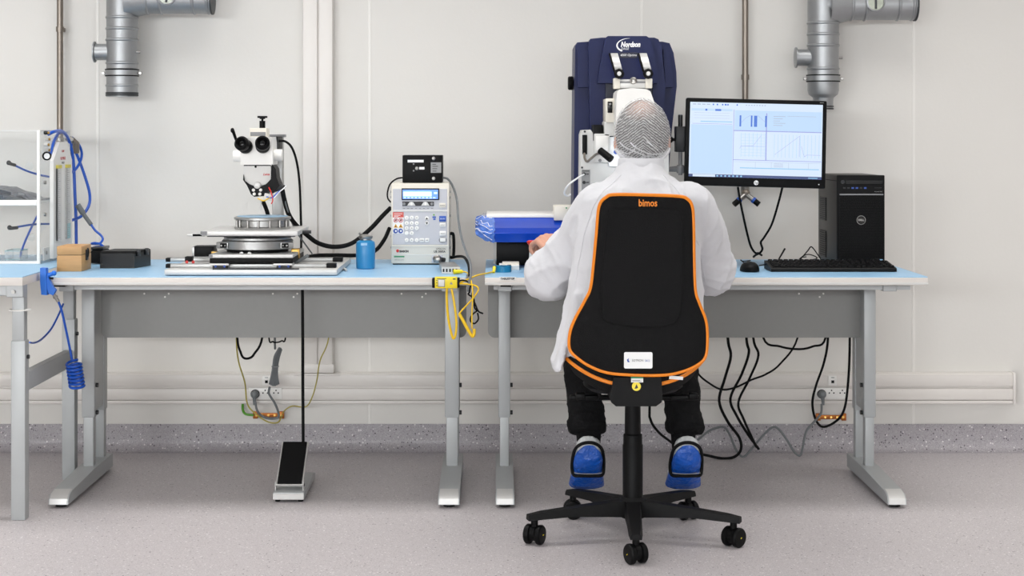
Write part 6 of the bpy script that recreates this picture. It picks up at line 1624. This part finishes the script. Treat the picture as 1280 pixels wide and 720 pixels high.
# gown
g = G()
N = 32
def tor(z, cx, cy, rx, ry, e=0.85): return [Vector((cx + rx * sup(2 * pi * k / N, e)[0], cy + ry * sup(2 * pi * k / N, e)[1], z)) for k in range(N)]
g.loft([tor(0.575, 0.425, 5.285, 0.232, 0.155), tor(0.64, 0.428, 5.275, 0.232, 0.155), tor(0.75, 0.432, 5.265, 0.215, 0.145), tor(0.87, 0.438, 5.262, 0.2, 0.138), tor(0.97, 0.443, 5.268, 0.2, 0.137), tor(1.04, 0.446, 5.28, 0.195, 0.13), tor(1.09, 0.449, 5.293, 0.165, 0.115), tor(1.125, 0.452, 5.303, 0.118, 0.1), tor(1.15, 0.455, 5.31, 0.083, 0.085), tor(1.175, 0.458, 5.317, 0.069, 0.073), tor(1.186, 0.459, 5.32, 0.064, 0.067)])
limb(g, [Vector((0.345, 5.285, 1.045)), SHL + Vector((0.01, 0, -0.02)), SHL * 0.5 + ELL * 0.5 + Vector((0.024, 0, 0.0)), ELL], [0.075, 0.074, 0.066, 0.08])
limb(g, [ELL, ELL * 0.65 + WRL * 0.35, ELL * 0.25 + WRL * 0.75, WRL * 0.98 + ELL * 0.02 + Vector((0, 0, -0.004))], [0.083, 0.062, 0.046, 0.036])
limb(g, [Vector((0.555, 5.285, 1.045)), SHR + Vector((-0.01, 0, -0.02)), SHR * 0.5 + ELR * 0.5 + Vector((0.010, 0, 0.0)), ELR], [0.075, 0.079, 0.076, 0.078])
limb(g, [ELR, ELR * 0.65 + WRR * 0.35, ELR * 0.25 + WRR * 0.75, WRR], [0.078, 0.07, 0.052, 0.04])
g.tube([Vector((0.26, 5.26, 0.82)), Vector((0.243, 5.25, 0.73)), Vector((0.218, 5.245, 0.64)), Vector((0.196, 5.24, 0.57)), Vector((0.188, 5.235, 0.532))], 0, 16, 4, radii=[0.03, 0.032, 0.028, 0.024, 0.014])
g.loft([[Vector((x, y, z)) for x, y in ((xx - 0.012, 5.17), (xx + 0.012, 5.16), (xx + 0.012, 5.34), (xx - 0.012, 5.33))] for xx, z in ((0.188, 0.535), (0.205, 0.6), (0.228, 0.68), (0.25, 0.78))])
me = remeshed(g, 0.0065, 10)


def seg_coord(p, a, b_):
    d = b_ - a; L_ = d.length; d = d / L_
    t_ = (p - a).dot(d); f = max(0, min(L_, t_))
    return t_, (p - (a + d * f)).length, d


def fold(p, n):
    # drapery: long soft wrinkles running down the back, slanting across the sleeves, tighter at the elbows
    best = None
    for a_, b_ in ((SHL, ELL), (ELL, WRL), (SHR, ELR), (ELR, WRR)):
        t_, r_, d_ = seg_coord(p, a_, b_)
        if r_ < 0.105 and (best is None or r_ < best[1]): best = (t_, r_, d_)
    el = max(0.0, 1 - min((p - ELL).length, (p - ELR).length) / 0.2)
    big = noise.noise((p.x * 7 + 2, p.y * 7, p.z * 5)) * 0.007
    if best:
        c = p - best[2] * best[0]
        r1 = 1 - abs(noise.noise((best[0] * 9 + c.x * 9, c.y * 13, c.z * 13 + best[0] * 5)))
        r2 = 1 - abs(noise.noise((best[0] * 22 - c.x * 14, c.y * 9, c.z * 11)))
        v = big + (r1 ** 3 - 0.45) * 0.009 + (r2 ** 3 - 0.45) * 0.009 * el
    else:
        r1 = 1 - abs(noise.noise((p.x * 17 + p.z * 5, p.y * 12, p.z * 4 + 3)))
        r2 = 1 - abs(noise.noise((p.x * 9 - p.z * 4, p.y * 8, p.z * 12)))
        v = big + (r1 ** 3 - 0.45) * 0.007 + (r2 ** 4 - 0.4) * 0.006 * (1 if p.z > 1.0 else 0.4)
    if p.z > 1.13: v *= 0.6
    if p.y < 5.13 and p.z < 1.05: v = min(v, 0.001) * 0.6
    return v


displace(me, fold)
me.transform(Matrix.Translation(-Vector(person.location)))
me.polygons.foreach_set('use_smooth', [True] * len(me.polygons))
GOWN = link('gown', me, 'coat', person)
# raglan seams stitched over the shoulders
from mathutils.bvhtree import BVHTree
GT = BVHTree.FromPolygons([v.co + Vector(person.location) for v in me.vertices], [tuple(p.vertices) for p in me.polygons])
for line in (((776, 219), (758, 236), (743, 256), (735, 278), (728, 305), (722, 335), (718, 362)), ((829, 219), (845, 236), (858, 256), (866, 280), (873, 305), (878, 330), (882, 352))):
    q = []
    for a_, b_ in line:
        dr = (P(a_, b_, 5.0) - Vector((0, 0, CH))).normalized()
        hit = GT.ray_cast(Vector((0, 0, CH)), dr)
        if hit[0] is not None: q.append(hit[0] + Vector((0, -0.0004, 0)))
    q = spline(q, 5)
    q2 = []
    for p_ in q:
        hit = GT.find_nearest(p_)
        q2.append(hit[0] + hit[1] * 0.0003)
    part('seam', G().tube(q2, 0.0017, 6, 1), 'coat', GOWN)
# collar band
part('collar', G().loft([[Vector((0.4585 + r_ * cos(a) * 1.0, 5.318 + r_ * 1.05 * sin(a) + dz * 0.25, 1.166 + dz)) for a in [2 * pi * k / 36 for k in range(36)]] for r_, dz in ((0.073, -0.008), (0.0755, 0.0), (0.072, 0.024), (0.0675, 0.028), (0.066, 0.02), (0.066, -0.008))], False), 'coat', GOWN)
# trousers
g = G()
g.ell((0.432, 5.305, 0.63), (0.185, 0.135, 0.09))
for s_, K_, A_ in ((-1, KNL, ANL), (1, KNR, ANR)):
    hp = Vector((0.435 + s_ * 0.095, 5.30, 0.625))
    limb(g, [hp, hp * 0.5 + K_ * 0.5 + Vector((s_ * 0.012, 0, 0.008)), K_], [0.092, 0.084, 0.068])
    cu = A_ + Vector((-0.006 if s_ < 0 else 0.006, 0.012, 0.03))
    g.tube([K_, K_ * 0.6 + cu * 0.4 + Vector((0, -0.008, 0)), cu], 0, 16, 5, radii=[0.067, 0.062, 0.056])
    g.lathe([(0.05, -0.03), (0.059, -0.026), (0.061, 0.0), (0.058, 0.025), (0.05, 0.03)], cu, (0, 0.35, 1), 20)
me = remeshed(g, 0.008, 5)
displace(me, lambda p, n: noise.noise((p.x * 18, p.y * 18, p.z * 14)) * 0.008 + (1 - abs(noise.noise((p.x * 20 + 4, p.y * 20, p.z * 34)))) ** 3 * 0.006 * (1 if p.z < 0.5 else 0.3))
me.transform(Matrix.Translation(-Vector(person.location)))
me.polygons.foreach_set('use_smooth', [True] * len(me.polygons))
link('trousers', me, 'trouser', person)
for A_ in (ANL, ANR):
    part('sock', G().tube([A_ + Vector((0, 0.012, 0.05)), A_ + Vector((0, 0.004, -0.06))], 0, 16, 3, radii=[0.046, 0.036]), 'trouser', person)

# overshoes: heel raised, toes on the chair base
for s_, A_ in ((-1, ANL), (1, ANR)):
    al = radians(42)
    H0 = Vector((A_.x + (-0.004 if s_ < 0 else 0.006), 5.462, 0.206))
    def fp_(t_, w_, u_):
        tb = 0.165
        L0 = Vector((0, cos(al), -sin(al))); U0 = Vector((0, sin(al), cos(al)))
        kk = max(0.0, min(1.0, (0.1 - t_) / 0.07)) if u_ > 0 else 0.0
        if t_ <= tb: return H0 + L0 * t_ + (U0 * (1 - kk) + Vector((0, 0.05, 1)) * kk) * u_ + Vector((w_, 0, 0))
        be = al * (1 - min(1, (t_ - tb) / 0.03)) + radians(8)
        be = min(be, al)
        L1 = Vector((0, cos(be), -sin(be))); U1 = Vector((0, sin(be), cos(be)))
        return H0 + L0 * tb + L1 * (t_ - tb) + U1 * u_ + Vector((w_, 0, 0))
    st_ = ((0.0, 0.022, 0.066, 0.014), (0.006, 0.034, 0.086, 0.0), (0.03, 0.042, 0.10, -0.004), (0.08, 0.044, 0.108, -0.002), (0.13, 0.05, 0.085, -0.002), (0.165, 0.054, 0.07, 0.0), (0.20, 0.052, 0.056, 0.0), (0.235, 0.042, 0.045, 0.004), (0.255, 0.02, 0.028, 0.008))
    def sec(t_, hw, h, u0, k0=1.0, grow=0.0):
        r_ = []
        for q in range(20):
            a = 2 * pi * q / 20
            cu_, sv_ = sup(a, 0.7)
            r_.append(fp_(t_, cu_ * (hw + grow) + 0.002 * noise.noise((t_ * 60, a * 2, s_ * 5)), u0 - grow + (h * k0 + grow * 2) * (0.5 + 0.5 * sv_) + 0.003 * noise.noise((t_ * 50, a, 9))))
        return r_
    sh = part('overshoe', G().loft([sec(*q) for q in st_]), 'overshoe_grey', person, 'silvery overshoe with blue sole' , angle=60)
    part('sole', G().loft([sec(q[0] - 0.004 if i < 2 else q[0], q[1], q[2], q[3], 0.45 if i > 3 else (0.46 if i == 3 else 0.46), 0.005) for i, q in enumerate(st_)]), 'overshoe_blue', sh, 'shiny blue sole', angle=60)
    loop = [fp_(0.062, -0.052, 0.012), fp_(0.035, -0.050, 0.034), fp_(0.008, -0.041, 0.048), fp_(-0.008, -0.016, 0.055), fp_(-0.008, 0.016, 0.055), fp_(0.008, 0.041, 0.048), fp_(0.035, 0.050, 0.034), fp_(0.062, 0.052, 0.012), fp_(0.068, 0.046, -0.010), fp_(0.066, 0.02, -0.014), fp_(0.066, -0.02, -0.014), fp_(0.068, -0.046, -0.010)]
    part('elastic_band', G().tube(loop, 0.0055, 8, 4, closed=True), 'black_matte', sh, 'black elastic band')
    part('reflective_thread', G().tube([fp_(0.057, 0.046, -0.008), fp_(0.055, 0.02, -0.013), fp_(0.055, -0.02, -0.013), fp_(0.057, -0.046, -0.008)], 0.0013, 6, 3), 'print_grey', sh)

# hair and hair net
def cap(center, rad, cut_back, slope, nphi=18, nth=72, wob=0.0):
    """upper part of an ellipsoid above a plane tilted down to the nape"""
    c = Vector(center); rings = []
    lim = []
    for k in range(nth):
        a = 2 * pi * k / nth; lo = pi * 0.97
        for q in range(1, 200):
            ph = pi * q / 200
            y = rad[1] * sin(ph) * sin(a); z = rad[2] * cos(ph)
            if z < cut_back + slope * (y + rad[1]):
                lo = ph; break
        lim.append(lo)
    for j in range(nphi + 1):
        ring = []
        for k in range(nth):
            a = 2 * pi * k / nth; ph = max(0.02, lim[k] * j / nphi)
            w_ = 1 + wob * noise.noise((cos(a) * 5, sin(a) * 5, ph * 6)) + wob * 0.6 * sin(a * 17 + ph * 5) * (j / nphi) ** 2
            ring.append(c + Vector((rad[0] * sin(ph) * cos(a) * w_, rad[1] * sin(ph) * sin(a) * w_, rad[2] * cos(ph) * w_)))
        rings.append(ring)
    return rings


hc = (HX, HY - 0.006, HZ + 0.003)
rg = cap((hc[0], hc[1], hc[2] - 0.006), (0.085, 0.104, 0.113), -0.1, 0.6, wob=0.01)
part('hair', G().loft(rg + [[p * 0.94 + Vector(hc) * 0.06 for p in rg[-1]]]), 'hair', BODY, angle=80)
hn = (hc[0], hc[1], hc[2] - 0.008)
rn = cap(hn, (0.0905, 0.1105, 0.1205), -0.102, 0.58, wob=0.02)
NET = part('hair_net', G().loft(rn, False), 'net', person, 'white disposable hair net', angle=80)
edge = rn[-1]
n_ = len(edge)
ctr = sum(edge, Vector()) / n_
rf = []
for q in range(9):
    a = 2 * pi * q / 9
    row = []
    for k, p in enumerate(edge):
        back = max(0.0, -(p.y - ctr.y) / 0.1)
        thick = 0.007 + 0.006 * back + 0.004 * noise.noise((k * 0.45, 4, 1))
        row.append(p + (p - ctr).normalized() * ((0.004 + 0.004 * back) * cos(a) + 0.003 * noise.noise((k * 0.9, q, 2)) - 0.006 * back) + Vector((0, 0, thick * sin(a) + 0.006 * noise.noise((k * 0.33, 8, 0.5)) + 0.003 * noise.noise((k * 1.3, q, 7)) + 0.004 * back)))
    rf.append(row)
rf.append(rf[0])
gg = G()
vsr = [[gg.bm.verts.new(p) for p in r_] for r_ in rf[:-1]]
for q in range(9):
    for k in range(n_):
        gg.bm.faces.new((vsr[q][k], vsr[q][(k + 1) % n_], vsr[(q + 1) % 9][(k + 1) % n_], vsr[(q + 1) % 9][k]))
part('elastic_edge', gg, 'coat', NET, 'gathered elastic edge', angle=80)
for pts in (((776, 178), (782, 184), (790, 188), (800, 192), (812, 197)), ((788, 178), (794, 184), (803, 189), (815, 193), (826, 192)), ((808, 176), (815, 182), (823, 188)), ((777, 188), (784, 192), (792, 189), (795, 181)), ((800, 198), (812, 195), (822, 197), (830, 190))):
    q = []
    for a, b in pts:      # gathered folds lying on the net's surface
        dx, dz = X(a, 5.27) - hc[0], Z(b, 5.27) - hc[2]
        f = 1 - (dx / 0.0905) ** 2 - (dz / 0.1135) ** 2
        q.append(Vector((hc[0] + dx, hc[1] - 0.1105 * sqrt(max(0.02, f)) - 0.001, hc[2] + dz)))
    part('net_fold', G().tube(q, 0.0022, 6, 5), 'coat', NET)
